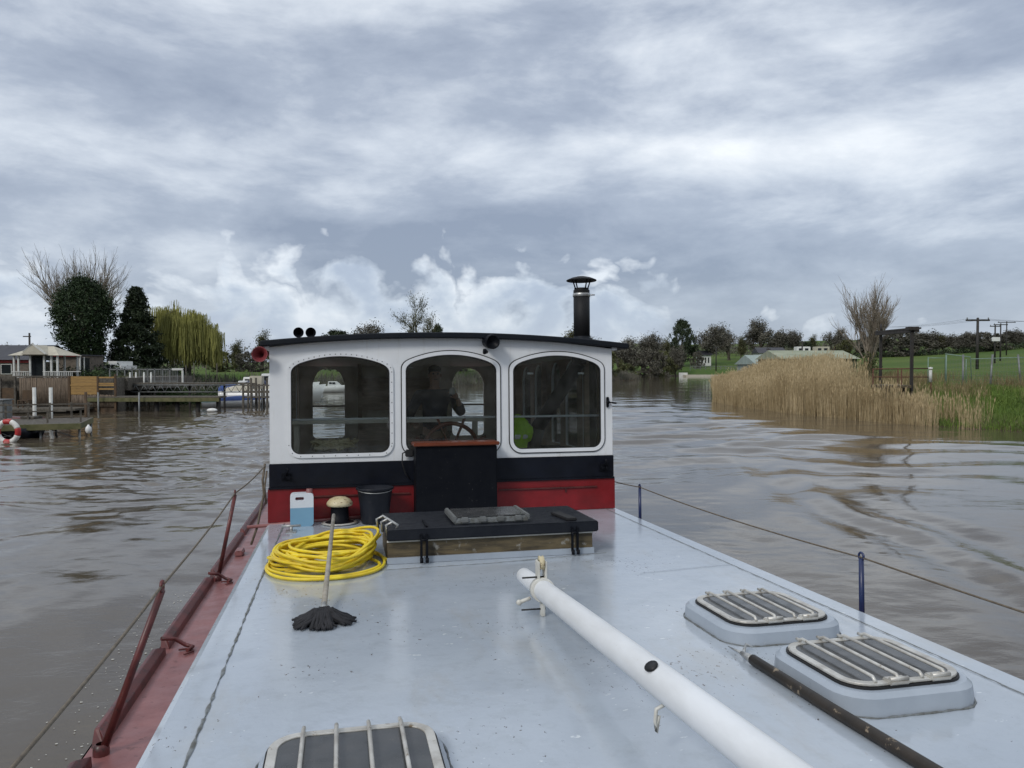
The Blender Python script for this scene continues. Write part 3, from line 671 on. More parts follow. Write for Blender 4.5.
# boat hook pole
t=thing('boat_hook','dark wooden boat hook pole with bare steel tip lying beside skylights','boat hook',mw=BT(2.715,-4.97,.028))
mb=MB(); mb.tube([(0,0,0),(.01,-.6,.0),(.035,-1.2,0),(.06,-2.4,0)],.026,14); mb.build('pole','hookpole',t)
mb=MB(); mb.cyl((0,.0,0),(-.005,.10,0),.022,.012,n=12); mb.cyl((-.005,.10,0),(.0,.25,-.015),.009,.002,n=8); mb.tube([(-.0,.09,0),(.045,.16,.0),(.075,.2,.005),(.095,.17,.0)],[.008,.008,.007,.004],8); mb.build('steel_hook','grey_alu',t)
# jerrican
t=thing('jerrican','white translucent plastic jerrican half full of blue liquid by the wheelhouse','jerrican',mw=BT(.335,-.235,.0,.05))
def rr_(x0,x1,z0,z1,r): return rrect(x0,x1,z0,z1,r,5)
o_=rr_(-.115,.115,.0,.335,.035); hole=rr_(-.065,.02,.268,.300,.012)
mb=MB().plate(o_,[hole],.15,(0,-.075,0),(1,0,0),(0,0,1)); mb.build('can_body','jerry',t,.03)
mb=MB(); mb.lathe([(.0,.375),(.028,.375),(.032,.37),(.032,.335),(.035,.33)],(.075,0,0),16); mb.build('cap','redoxide',t)
# bucket
t=thing('bucket','black plastic builders bucket standing against the wheelhouse','bucket',mw=BT(1.075,-.28,.004))
mb=MB(); mb.lathe([(.0,.0),(.135,.0),(.14,.01),(.16,.2),(.182,.345),(.196,.35),(.197,.368),(.178,.37),(.155,.2),(.13,.02),(.0,.02)],(0,0,0),32); mb.build('bucket_body','bucket',t)
mb=MB(); mb.tube([(.185*math.cos(a),-.185*math.sin(a)*.98,.355-.03*math.sin(a)) for a in [PI*i/14 for i in range(15)]],.004,6); mb.build('handle','grey_alu',t)
# hose coil
q=random.Random(11); pts=[]; loops=24; NP=44
for l in range(loops):
    cu=q.uniform(-.05,.05); cv=q.uniform(-.07,.07); a_=.39+q.uniform(-.10,.03); b_=.46+q.uniform(-.14,.05); ph=q.uniform(0,6)
    z=.018+.0050*l
    if l==0: a_,b_,cv=.47,.56,-.12
    if l==1: a_,b_,cv=.46,.52,-.1
    for i in range(NP):
        a=2*PI*i/NP
        w=.018*math.sin(3*a+ph)+.012*math.sin(5*a+ph*2)
        zz=z+.02*math.sin(a*2+ph)*(l>1)+.012*math.sin(a*3+ph*1.7)*(l>1)
        # right side rides over the hatch corner, pile is higher at the back
        zz+=max(0,math.cos(a-.5))*.0030*l
        pts.append([cu+(a_+w)*math.cos(a),cv+(b_+w)*math.sin(a),zz])
pts=np.array(pts); 
for _ in range(6): pts[1:-1]=(pts[:-2]+2*pts[1:-1]+pts[2:])/4
hose=MB(); hose.tube([tuple(p) for p in pts],.0122,8)
tag(hose.build('hose','hose'),'coiled bright yellow hose piled on the grey cabin top','hose').matrix_world=BT(.63,-2.06,0)
bpy.data.objects['hose'].matrix_world=BT(.62,-2.06,0)
# mop
mop=thing('mop','mop with black string head lying on the deck, handle over yellow hose','mop',mw=BT(.62,-3.72,0))
a=Vector((.0,.06,.05)); b=Vector((.045,2.08,.31))
mb=MB(); mb.tube([a,a.lerp(b,.5)+Vector((0,0,-.003)),b],[.0175,.016,.015],14); mb.build('handle','mophandle',mop)
mb=MB(); mb.cyl(a+Vector((0,-.02,-.01)),a.lerp(b,.05),.024,.02,n=14); mb.build('socket','grey_alu',mop)
mb=MB(); q=random.Random(3)
for i in range(130):
    an=q.uniform(0,2*PI); L=q.uniform(.12,.19); 
    dx,dy=math.cos(an),math.sin(an); r0=q.uniform(0,.03); curl=q.uniform(-.09,.09)
    if dy>.6: L*=.6
    mb.tube([(dx*r0,dy*r0,.07+q.uniform(0,.015)),(dx*.06,dy*.06,.062+q.uniform(-.01,.012)),(dx*L*.7-dy*curl*.4,dy*L*.7+dx*curl*.4,.03),(dx*L-dy*curl,dy*L+dx*curl,.012)],[.008,.0115,.011,.007],5)
mb.build('mop_head','mophead',mop)
# ------------------------------------------------------------------ the helmsman
def skinned(name,verts,edges,rad,m,parent,sub=2,root=0):
    me=bpy.data.meshes.new(name); me.from_pydata([tuple(v) for v in verts],edges,[]); me.update()
    o=bpy.data.objects.new(name,me); COL.objects.link(o)
    if parent: o.parent=parent
    sk=o.modifiers.new('skin','SKIN'); sk.use_smooth_shade=True
    if not me.skin_vertices: me.skin_vertices.new(name='')
    for i,r in enumerate(rad):
        r=(r,r) if not isinstance(r,tuple) else r
        me.skin_vertices[0].data[i].radius=r
    me.skin_vertices[0].data[root].use_root=True
    s=o.modifiers.new('sub','SUBSURF'); s.levels=sub; s.render_levels=sub
    me.materials.append(M[m]); return o
# local frame: x right in picture, -y towards viewer, z up; feet on cabin floor
per=thing('person','person in dark jacket behind the middle wheelhouse window, hand raised to chest','person',mw=BT(1.90,1.32,-.10))
V=[(0,0,.95),(0,.0,1.12),(0,-.01,1.30),(0,-.0,1.44),(0,-.01,1.52),(0,-.02,1.60),(0,-.025,1.68),(0,-.02,1.75),  #0-7 pelvis..crown
   (-.19,.0,1.415),(-.31,-.05,1.19),(-.34,-.30,1.10),(-.33,-.37,1.09),           #8-11 left-in-picture arm to the wheel
   (.19,.0,1.415),(.33,-.05,1.18),(.265,-.27,1.33),(.25,-.315,1.37),              #12-15 raised arm
   (-.10,.0,.90),(-.12,-.02,.50),(-.12,.02,.08),(-.13,-.13,.03),
   (.10,.0,.90),(.12,-.02,.50),(.12,.02,.08),(.13,-.13,.03)]
E_=[(0,1),(1,2),(2,3),(3,4),(4,5),(5,6),(6,7),(3,8),(8,9),(9,10),(10,11),(3,12),(12,13),(13,14),(14,15),(0,16),(16,17),(17,18),(18,19),(0,20),(20,21),(21,22),(22,23)]
Rd=[(.15,.11),(.135,.105),(.155,.115),(.10,.085),.055,.072,(.080,.09),.062,.062,.045,.034,.026,.062,.045,.034,.026,.085,.055,.04,.035,.085,.055,.04,.035]
body=skinned('body',V,E_,Rd,'skin',per)
# hands with five fingers
def hand(wrist,direction,palmn,curl,nm):
    w=Vector(wrist); d=Vector(direction).normalized(); n=Vector(palmn).normalized(); s=d.cross(n).normalized()
    vs=[w,w+d*.05,w+d*.085]; es=[(0,1),(1,2)]; rd=[.024,(.034),(.034)]
    for k,(off,L) in enumerate(((-.033,.062),(-.011,.072),(.011,.068),(.031,.054))):
        p=w+d*.088+s*off; vs.append(p); es.append((2,len(vs)-1)); rd.append(.0095)
        ang=0
        for j,f in enumerate((.45,.33,.22)):
            ang+=curl; q_=d*math.cos(ang)+n*math.sin(ang); p=p+q_*L*f*1.15; vs.append(p); es.append((len(vs)-2,len(vs)-1)); rd.append(.0088-.001*j)
    p=w+d*.035-s*.034; vs.append(p); es.append((1,len(vs)-1)); rd.append(.012)
    for j in range(2):
        p=p+(d*.6-s*.5+n*.6).normalized()*.03; vs.append(p); es.append((len(vs)-2,len(vs)-1)); rd.append(.0095)
    return skinned(nm,vs,es,rd,'skin',per,1)
hand((.25,-.315,1.37),(-.5,-.15,.75),(-.6,-.5,-.2),.55,'hand')
hand((-.33,-.37,1.09),(.4,-.85,-.1),(.3,.1,-1),.6,'hand')
# face: nose, brow, ears, glasses-free
mb=MB(); mb.blocks((0,-.115,1.665),.016,sub=2,amp=0,sc3=(.8,1,1.5)); mb.blocks((-.078,-.02,1.67),.02,sub=2,amp=0,sc3=(.5,.8,1.3)); mb.blocks((.078,-.02,1.67),.02,sub=2,amp=0,sc3=(.5,.8,1.3)); mb.build('nose_and_ears','skin',per)
mb=MB(); mb.blocks((-.03,-.105,1.69),.011,sub=2,amp=0); mb.blocks((.03,-.105,1.69),.011,sub=2,amp=0); mb.box((-.025,-.112,1.618),(.025,-.10,1.624)); mb.build('eyes_and_mouth','hair',per)
mb=MB(); mb.blocks((0,-.0,1.745),.095,seed=4,sub=3,amp=.04,sc3=(.88,1.02,.62)); mb.blocks((0,.035,1.68),.085,seed=5,sub=3,amp=.04,sc3=(.92,.75,1)); mb.build('hair','hair',per)
# jacket and trousers
jv=[(0,0,.92),(0,0,1.12),(0,-.01,1.30),(0,0,1.43),(0,-.01,1.49),(-.20,0,1.42),(-.32,-.05,1.19),(-.345,-.29,1.105),(.20,0,1.42),(.34,-.05,1.18),(.272,-.25,1.315)]
je=[(0,1),(1,2),(2,3),(3,4),(3,5),(5,6),(6,7),(3,8),(8,9),(9,10)]
skinned('jacket',jv,je,[(.18,.145),(.165,.14),(.185,.145),(.13,.11),.078,.085,.066,.05,.085,.066,.05],'jacket',per)
skinned('trousers',[(0,0,.98),(-.10,0,.88),(-.12,-.02,.5),(-.12,.02,.12),(.10,0,.88),(.12,-.02,.5),(.12,.02,.12)],[(0,1),(1,2),(2,3),(0,4),(4,5),(5,6)],[(.17,.13),.10,.075,.06,.10,.075,.06],'trousers',per)
mb=MB(); mb.lathe([(.0,0),(.036,0),(.038,.01),(.038,.085),(.034,.085),(.034,.01),(0,.01)],(0,0,0),18)
mb.tube([(.036,0,.07),(.06,0,.065),(.062,0,.03),(.037,0,.018)],.005,6)
tag(mb.build('mug','mug'),'pale mug held up by the person behind the middle window','mug').matrix_world=BT(1.90+.165,1.32-.385,1.33)

# ------------------------------------------------------------------ river, banks, fields
LB=[(-260,-50),(-110,-42),(-66,-25),(-56,0),(-52,30),(-42,45),(-34,47),(-27,47),(-24,48),(-24.5,60),(-24,66),(-21,82),(-9,100),(3,118),(14,130),(25,150),(22,166),(0,177),(-40,187),(-130,190)]
RB=[(-130,220),(-40,221),(15,216),(48,203),(59,181),(52,150),(36,115),(24.5,85),(17.9,68),(15.6,57),(16.2,44),(19.1,34.8),(20.9,31),(24,20),(28,5),(30,-25),(16,-62),(-50,-88),(-110,-92),(-260,-96)]
poly=np.array(LB+RB,float)
def sdist(X,Y):
    """signed distance to the river outline, positive on land; second value: on the left bank or not"""
    n=len(poly); best=np.full(X.shape,1e9); inside=np.zeros(X.shape,bool)
    for i in range(n):
        a=poly[i]; b=poly[(i+1)%n]
        dx,dy=b-a; L2=dx*dx+dy*dy
        t=np.clip(((X-a[0])*dx+(Y-a[1])*dy)/L2,0,1)
        if i not in (len(LB)-1,n-1):
            best=np.minimum(best,np.hypot(X-a[0]-t*dx,Y-a[1]-t*dy))
        c=((a[1]>Y)!=(b[1]>Y)); 
        with np.errstate(divide='ignore',invalid='ignore'): xi=(b[0]-a[0])*(Y-a[1])/(b[1]-a[1])+a[0]
        inside^= c&(X<xi)
    return np.where(inside,-best,best)
lbp=np.array(LB,float); rbp=np.array(RB,float)
def pdist(X,Y,pl):
    best=np.full(X.shape,1e9)
    for i in range(len(pl)-1):
        a=pl[i];b=pl[i+1]; dx,dy=b-a; t=np.clip(((X-a[0])*dx+(Y-a[1])*dy)/(dx*dx+dy*dy),0,1)
        best=np.minimum(best,np.hypot(X-a[0]-t*dx,Y-a[1]-t*dy))
    return best
pr_=np.random.RandomState(3); PG=pr_.rand(256,256)*2-1
def vnoise(x,y):
    xi=np.floor(x).astype(int); yi=np.floor(y).astype(int); fx=x-xi; fy=y-yi
    fx=fx*fx*fx*(fx*(fx*6-15)+10); fy=fy*fy*fy*(fy*(fy*6-15)+10)
    g=lambda a,b: PG[(a)%256,(b)%256]
    return (g(xi,yi)*(1-fx)+g(xi+1,yi)*fx)*(1-fy)+(g(xi,yi+1)*(1-fx)+g(xi+1,yi+1)*fx)*fy
def fbm(x,y,o=4,g=.5):
    s=0;a=1
    for k in range(o): s=s+a*vnoise(x*2**k+17*k,y*2**k+31*k); a*=g
    return s
def ss(a,b,x): t=np.clip((x-a)/(b-a),0,1); return t*t*(3-2*t)
def terrain(X,Y):
    X=np.asarray(X,float);Y=np.asarray(Y,float)
    d=sdist(X,Y); dl=pdist(X,Y,lbp); dr=pdist(X,Y,rbp)
    left=ss(-1,1,(dr-dl))
    base=-1.2+1.2*ss(-4,0,d)
    rb=ss(0,3.5,d)*1.0+ss(3,12,d)*.65+ss(10,28,d)*.6+np.clip(d-25,0,230)*.062*ss(-70,30,X)*(1+.15*fbm(X/60,Y/60,2))+np.clip(d-225,0,500)*.01
    lb=ss(0,1.5,d)*.7+ss(1.5,4.5,d)*1.25+np.clip(d-60,0,300)*.012
    h=base+np.where(d>0,rb*(1-left)+lb*left,0)+ss(0,6,d)*(.10*fbm(X/3,Y/3,3))
    return h
def th(x,y): return float(terrain(np.array([x]),np.array([y]))[0])
# one ground sheet, denser near the river
def axis_(lo,hi,c0,c1,fine,coarse):
    a=list(np.arange(c0,c1,fine)); x=c1; st=fine
    while x<hi: a.append(x); st=min(st*1.18,coarse); x+=st
    a.append(hi); x=c0-fine; st=fine; l=[]
    while x>lo: l.append(x); st=min(st*1.18,coarse); x-=st
    l.append(lo); return np.array(sorted(set(l+a)))
gx=axis_(-1500,1500,-42,60,.8,60); gy=axis_(-700,1900,-5,130,.8,60)
GX,GY=np.meshgrid(gx,gy); GZ=terrain(GX,GY)
def grid_mesh(name,X,Y,Z,m):
    ny,nx=X.shape; V=np.stack([X,Y,Z],-1).reshape(-1,3)
    i=np.arange(ny*nx).reshape(ny,nx); Fq=np.stack([i[:-1,:-1],i[:-1,1:],i[1:,1:],i[1:,:-1]],-1).reshape(-1,4)
    me=bpy.data.meshes.new(name); me.vertices.add(len(V)); me.vertices.foreach_set('co',V.reshape(-1).astype(np.float32))
    me.loops.add(len(Fq)*4); me.loops.foreach_set('vertex_index',Fq.reshape(-1).astype(np.int32))
    me.polygons.add(len(Fq)); me.polygons.foreach_set('loop_start',(np.arange(len(Fq))*4).astype(np.int32)); me.polygons.foreach_set('loop_total',np.full(len(Fq),4,np.int32))
    me.polygons.foreach_set('use_smooth',np.ones(len(Fq),bool)); me.update(calc_edges=True); me.materials.append(m); return me
def groundmat():
    m,nt,bs=nodes_of('ground')
    f=noise(nt,.03,4,.5); g=noise(nt,1.2,5,.6)
    c=ramp(nt,f,[(.4,(.055,.105,.022)),(.6,(.085,.13,.03))])
    c=mixc(nt,math_(nt,'MULTIPLY',ramp(nt,g,[(.45,(0,0,0)),(.7,(1,1,1))]),.6),c,(.11,.10,.045))
    tc=nt.nodes.new('ShaderNodeTexCoord'); sp=nt.nodes.new('ShaderNodeSeparateXYZ'); nt.links.new(tc.outputs['Object'],sp.inputs[0])
    mud=math_(nt,'ADD',sp.outputs['Z'],math_(nt,'MULTIPLY',g,.5))
    c=mixc(nt,ramp(nt,mud,[(.45,(1,1,1)),(.75,(0,0,0))]),c,(.075,.058,.038))
    nt.links.new(c,bs.inputs['Base Color']); bs.inputs['Roughness'].default_value=.95; bs.inputs['Specular IOR Level'].default_value=.1
    bump(nt,bs,noise(nt,6,5,.7),.6,.05); return m
tag(link('ground',grid_mesh('ground',GX,GY,GZ,groundmat())),kind='structure')

# water: polar sheet with real waves
def waves(X,Y):
    # boat coordinates: dist to the hull, and along it
    u=(X-bo.x)*bu.x+(Y-bo.y)*bu.y; v=(X-bo.x)*(-.2184)+(Y-bo.y)*.9759
    sh=-sdist(X,Y); shr=.22+.78*ss(0,13,sh); shl=.30+.70*ss(1,15,sh)
    side=np.where(u>1.9,1,-1); q=np.abs(u-1.9)
    wx=X+1.6*fbm(X/9,Y/9,2); wy=Y+2.0*fbm(X/7+9,Y/11+5,2)
    calm=.55+.45*ss(-.4,.5,fbm(X/13+3,Y/16+8,2))
    # small wind chop everywhere
    h=.006*fbm(X*1.5,Y*2.4,3)*calm
    # long swells of the wash on the right, crests nearly square to the river
    R_=ss(2.2,5,q)*ss(0,8,v+9)
    trains=.050*np.sin(2*PI*(wy*.30+wx*.05))+.026*np.sin(2*PI*(wy*.47-wx*.09)+1.3)+.010*np.sin(2*PI*(wy*.21+wx*.16)+.6)
    env=np.exp(-((Y-36)/20)**2)*(side>0)
    h=h+trains*shr*env*R_*(.5+.7*ss(-.5,.6,fbm(X/8+40,Y/8,2)))
    # V wash: divergent crest lines trailing away from the bow
    for (off,amp,wl) in ((0,.045,1.6),(3.1,.032,1.9),(6.3,.025,2.3)):
        s_=q-2.4-(v+13.5-off)*.34+.5*fbm(X/5,Y/5,2)
        h=h+amp*np.cos(2*PI*s_/wl)*np.exp(-(s_/1.5)**2)*ss(0,6,v+13)*np.exp(-np.clip(v,0,80)/40)
    # livelier chop left of the boat and in the wake beyond it
    L_=(side<0)*1.0
    wl_=ss(8,20,Y)*L_*np.exp(-((Y-30)/26)**2)
    cm=.16+1.1*ss(-.25,.55,fbm(X/6+3,Y/11+8,2))*ss(14,26,np.abs(Y-20)*.6+X*.8+26)
    h=h+shl*wl_*(.25+cm)*.024*fbm(wx*1.5,wy*2.1,3)+shl*wl_*cm*(.055*fbm(wx*.55,wy*.95,4)+.030*(1-np.abs(fbm(wx*.9+4,wy*1.5,2)))+.02*np.sin(2*PI*(wy*.42-wx*.25)+2*fbm(X/4,Y/4,1)))
    wk=np.exp(-(np.clip(q-2.5,0,99)/5)**2)*ss(5,14,v)
    h=h+wk*(.05*fbm(X*.6,Y*.9,4)+.035*fbm(wx*1.2,wy*2.6,3))
    h=h+(side<0)*.030*fbm(wx*.5+7,wy*.6,3)*np.exp(-((Y-12)/12)**2)
    h=h+(side>0)*.018*fbm(wx*.22+70,wy*.28,2)
    far=1-ss(90,260,np.hypot(X,Y))
    near=ss(0,.8,q-2.3)
    return h*(far)*(.25+.75*near)
rad=[0.0]+list(np.geomspace(1.2,8,110)[:-1])+list(np.geomspace(8,75,520)[:-1])+list(np.geomspace(75,900,110)); ang=np.concatenate([np.linspace(-58,58,620), np.linspace(58,302,90)[1:]])*PI/180
RR_,AA=np.meshgrid(np.array(rad),ang,indexing='ij'); WX=RR_*np.sin(AA); WY=RR_*np.cos(AA)
WZ=waves(WX,WY)
def watermat():
    m,nt,bs=nodes_of('river_water')
    f=noise(nt,.12,3,.5); c=ramp(nt,f,[(.35,(.088,.071,.050)),(.65,(.106,.087,.063))])
    nt.links.new(c,bs.inputs['Base Color'])
    bs.inputs['Roughness'].default_value=.02; bs.inputs['IOR'].default_value=1.33; bs.inputs['Specular IOR Level'].default_value=.85
    tcx=nt.nodes.new('ShaderNodeTexCoord'); spx=nt.nodes.new('ShaderNodeSeparateXYZ'); nt.links.new(tcx.outputs['Object'],spx.inputs[0]); mrx=nt.nodes.new('ShaderNodeMapRange'); nt.links.new(spx.outputs['X'],mrx.inputs[0]); mrx.inputs[1].default_value=-1; mrx.inputs[2].default_value=7; mrx.inputs[3].default_value=.17; mrx.inputs[4].default_value=.11
    p=noise(nt,.16,3,.5)                     # patches of ruffled and smooth water
    b1=nt.nodes.new('ShaderNodeBump'); b1.inputs['Distance'].default_value=.03
    nt.links.new(math_(nt,'MULTIPLY',ramp(nt,p,[(.40,(.12,.12,.12)),(.62,(1,1,1))]),mrx.outputs[0]),b1.inputs['Strength'])
    nt.links.new(noise(nt,2.4,5,.6,dist=.6,stretch=(.8,1.5,1)),b1.inputs['Height'])
    b2=nt.nodes.new('ShaderNodeBump'); b2.inputs['Distance'].default_value=.006; b2.inputs['Strength'].default_value=.35
    nt.links.new(noise(nt,11,4,.6,dist=.4,stretch=(.8,1.3,1)),b2.inputs['Height']); nt.links.new(b1.outputs[0],b2.inputs['Normal'])
    nt.links.new(b2.outputs[0],bs.inputs['Normal'])
    return m
tag(link('water',grid_mesh('water',WX,WY,WZ,watermat())),kind='structure')
# foam flecks close along the left side of the hull
q=random.Random(5); mb=MB()
for i in range(700):
    s_=q.random(); u=-.75-abs(q.gauss(0,.28))-.25*q.random(); v=q.uniform(-9,1.5)
    p=bo+bu*u+Vector((-.218,.9755,0))*v; r=q.uniform(.003,.009)*(1.5 if q.random()<.1 else 1)
    z=float(waves(np.array([p.x]),np.array([p.y]))[0])+.003
    n=6; a0=q.uniform(0,6); mb.add([(p.x+r*q.uniform(.6,1.5)*math.cos(a0+2*PI*k/n),p.y+r*q.uniform(.6,1.3)*math.sin(a0+2*PI*k/n),z+.002) for k in range(n)]+[(p.x,p.y,z+r*.5)],[(k,(k+1)%n,n) for k in range(n)])
o=mb.build('foam',mat('foam',(.6,.58,.52),rough=.6,bmp=0)); tag(o,'scattered white foam flecks on water along the left hull side','foam',kind='stuff')

# ------------------------------------------------------------------ reeds and grass
def blades(name,X,Y,Hh,wd,lean,m,plume=False,seed=1):
    r=np.random.RandomState(seed); n=len(X); Z=terrain(X,Y)-.05; Z=np.maximum(Z,-.15)
    a=r.rand(n)*2*PI; wv=np.stack([np.cos(a),np.sin(a)*.6,np.zeros(n)],-1)*wd[:,None]
    la=r.rand(n)*2*PI; L=np.abs(r.randn(n))*lean; lv=np.stack([np.cos(la)*L,np.sin(la)*L,np.zeros(n)],-1)*Hh[:,None]
    b=np.stack([X,Y,Z],-1); up=np.zeros((n,3)); up[:,2]=Hh
    mid=b+up*.55+lv*.35; top=b+up+lv
    lower=np.stack([b-wv*.5,b+wv*.5,mid+wv*.42,mid-wv*.42],1); upper=np.stack([mid-wv*.42,mid+wv*.42,top+wv*.08,top-wv*.08],1)
    parts_=[lower,upper]
    if plume:
        k=r.rand(n)<.5; t=top[k]; w=wv[k]*2.6; u_=np.zeros_like(t); u_[:,2]=.20
        parts_.append(np.stack([t-u_*.6,t+w*.5,t+u_*.7+lv[k]*.15,t-w*.5],1))
    return arr_mesh(name,np.concatenate(parts_),4,m)
def along(pl,n,d0,d1,seed,s0=0,s1=1,inward=1):
    """random points on the land side of a bank polyline"""
    r=np.random.RandomState(seed); pl=np.array(pl,float); seg=np.hypot(*np.diff(pl,axis=0).T); cs=np.concatenate([[0],np.cumsum(seg)]); t=(s0+(s1-s0)*r.rand(n))*cs[-1]
    i=np.clip(np.searchsorted(cs,t)-1,0,len(seg)-1); f=(t-cs[i])/seg[i]; p=pl[i]+(pl[i+1]-pl[i])*f[:,None]; dr=(pl[i+1]-pl[i])/seg[i][:,None]
    nn=np.stack([dr[:,1],-dr[:,0]],-1)*inward; d=d0+(d1-d0)*r.rand(n)**1.1
    return (p+nn*d[:,None]).T
# reed bed on the right bank: fringe by the water, deep bed towards the point
fr=[(20.2,32.6),(19.1,34.8),(17.6,39),(16.2,44),(15.6,50),(15.6,57),(16.6,63),(17.9,68),(21,76),(24.5,85),(32,99)]
def inreg(X,Y,keep): return X[keep],Y[keep]
X,Y=along(fr,44000,-.7,9.5,3,0,1,1)
X2,Y2=along(fr,20000,-.6,1.6,4,0,1,1)
X=np.concatenate([X,X2]);Y=np.concatenate([Y,Y2])
px=512+769*X/Y; d_=sdist(X,Y)
# thin out and shorten behind the gantry, where only a fringe of reeds stands
lim=np.where(px>868,2.2,np.where(px>850,4.5,11.0)); keep=(d_>-1.0)&(d_<lim)
clump=fbm(X/1.3,Y/1.3,2)
keep&=(clump>-.8+.006*np.clip(px-925,0,200)); keep&=rs.rand(len(X))<np.clip((995-px)/70,0,1); keep&=px>713
X,Y,px,d_=X[keep],Y[keep],px[keep],d_[keep]
H_=1.75+.35*fbm(X/3,Y/3,2)+rs.randn(len(X))*.24; H_*=np.where(px>900,.74,1.0)*np.where(px>940,.8,1); H_=np.where(px<760,H_*.86,H_); H_*=np.where(px>868,.80,1)
reeds=link('reeds',blades('reeds',X,Y,H_,(.011+.012*rs.rand(len(X))),.13,'reed',True,2))
tag(reeds,'tall dry straw-coloured reeds along the right river bank','reeds',kind='stuff')
# green bank and rough grass
X,Y=along([(30,-6),(28,5),(24,20),(20.9,31),(19.1,34.8),(17.6,39),(16.2,44)],52000,-.1,9,5,.1,1,1)
px=512+769*X/np.maximum(Y,.1); keep=(Y>14)&((rs.rand(len(X))<np.clip((px-895)/50,0,1))|(sdist(X,Y)>3))&(px<1250); X,Y=X[keep],Y[keep]
g_=link('grass',blades('grass',X,Y,.22+.18*rs.rand(len(X))+.12*np.maximum(0,fbm(X/1.5,Y/1.5,2)),.022+.014*rs.rand(len(X)),.5,'grassb',False,4)); tag(g_,'lush green grass on the right bank beyond the reeds','grass',kind='stuff')
X,Y=along([(24,20),(20.9,31),(19.1,34.8),(17.6,39),(16.2,44),(15.6,57)],16000,3.5,13,6,0,1,1)
kp=fbm(X/2,Y/2,2)>-.1; X,Y=X[kp],Y[kp]
g_=link('dead_grass',blades('dead_grass',X,Y,.5+.4*rs.rand(len(X)),.02+.012*rs.rand(len(X)),.35,'deadgrass',False,7)); tag(g_,'rough straw-brown dead grass behind the green bank','grass',kind='stuff')
# low bank vegetation on the far shores
X,Y=along([(-24,48),(-24.5,60),(-24,66),(-21,82),(-9,100),(3,118),(14,130),(25,150)],9000,-.2,3,8,0,1,-1)
g_=link('bank_scrub',blades('bank_scrub',X,Y,.6+.6*rs.rand(len(X)),.06+.03*rs.rand(len(X)),.4,'browntwig',False,9)); tag(g_,'brown scrub along the water edge of the far left bank','scrub',kind='stuff')

# ------------------------------------------------------------------ trees
def leaf_quads(C,n_each,spread,size,seed,flat=1.0,elong=1.6):
    r=np.random.RandomState(seed); C=np.repeat(np.array(C,float),n_each,0); n=len(C)
    P_=C+r.randn(n,3)*spread*np.array([1,1,flat])
    a=r.randn(n,3); a/=np.linalg.norm(a,axis=1)[:,None]; b=r.randn(n,3); b-=a*(a*b).sum(1)[:,None]; b/=np.linalg.norm(b,axis=1)[:,None]
    s=size*(.6+.8*r.rand(n))[:,None]; a=a*s*elong; b=b*s*.6
    return np.stack([P_-a,P_-b*.9,P_+a,P_+b],1)
def grow(segs,tips,p,d,L,r,depth,q,spread=.5,up=.15,kids=(3,4),minr=.006,shrink=.68,kinks=3):
    pts=[p.copy()]; dd=d.copy(); 
    for k in range(kinks):
        dd=(dd+Vector((q.gauss(0,.12),q.gauss(0,.12),up*.35+q.gauss(0,.05)))).normalized(); pts.append(pts[-1]+dd*L/kinks)
    rr=[r*(1-.45*i/kinks) for i in range(kinks+1)]; segs.append((pts,rr,depth))
    if depth==0: tips.append(pts[-1]); return
    if depth<=2: tips.append(pts[1])
    n=q.randint(*kids)
    for k in range(n):
        t=.35+.65*(k+q.random()*.6)/n if k<n-1 else 1.0; t=min(t,1); i=min(kinks-1,int(t*kinks)); f=t*kinks-i
        base=pts[i].lerp(pts[i+1],min(f,1))
        side=Vector((q.gauss(0,1),q.gauss(0,1),q.gauss(0,.4))).normalized()
        nd=(dd+side*spread*(1.0 if k<n-1 else .45)+Vector((0,0,up))).normalized()
        grow(segs,tips,base,nd,L*shrink*q.uniform(.75,1.15),max(minr,r*.55),depth-1,q,spread,up,kids,minr,shrink,kinks)
def wood(segs,dmin,dmax,n=5):
    mb=MB()
    for pts,rr,dp in segs:
        if dmin<=dp<=dmax: mb.tube(pts,rr,n if dp>2 else 3,cap=False)
    return mb
def bare_tree(name,seed,h,r,depth,trunk_m,crown_m,spread=.5,up=.15,kids=(3,4),fuzz=0,fs=.04,lean=(0,0),shrink=.68,tl=.32,minr=.006,fsp=.3,stems=1):
    q=random.Random(seed); segs=[];tips=[]
    for s_ in range(stems):
        d0=Vector((lean[0]+q.gauss(0,.05)+(q.uniform(-.3,.3) if stems>1 else 0),lean[1],1)).normalized()
        grow(segs,tips,Vector((q.uniform(-.2,.2)*(stems>1),0,-.2)),d0,h*tl,r,depth,q,spread,up,kids,minr,shrink)
    t=thing(name,None,None)
    wood(segs,depth-1,depth,8).build('trunk',trunk_m,t)
    mb=wood(segs,0,depth-2,4)
    if fuzz:
        Q=leaf_quads([tuple(p) for p in tips],fuzz,fsp,fs,seed); o=len(mb.v)
        mb.v+= [tuple(x) for x in Q.reshape(-1,3)]; mb.f+=[(o+4*i,o+4*i+1,o+4*i+2,o+4*i+3) for i in range(len(Q))]; mb.sm+=[False]*len(Q)
    me=bpy.data.meshes.new('crown'); me.from_pydata(mb.v,[],mb.f); me.materials.append(M[crown_m]); link('crown',me,t)
    return t
def leafy(name,seed,trunk_m,leaf_m,centers,n_each,spread,size,trunk_pts,trunk_r,flat=1,elong=1.6,limbs=()):
    t=thing(name,None,None); mb=MB(); mb.tube(trunk_pts,trunk_r,8,cap=False)
    for a,b,r in limbs: mb.cyl(a,b,r,r*.4,6,cap=False)
    mb.build('trunk',trunk_m,t)
    link('crown',arr_mesh('crown',leaf_quads(centers,n_each,spread,size,seed,flat,elong),4,leaf_m),t); return t
def tall(t):
    return float(np.percentile([v.co.z for o in t.children if o.name.startswith('crown') for v in o.data.vertices],98.5))
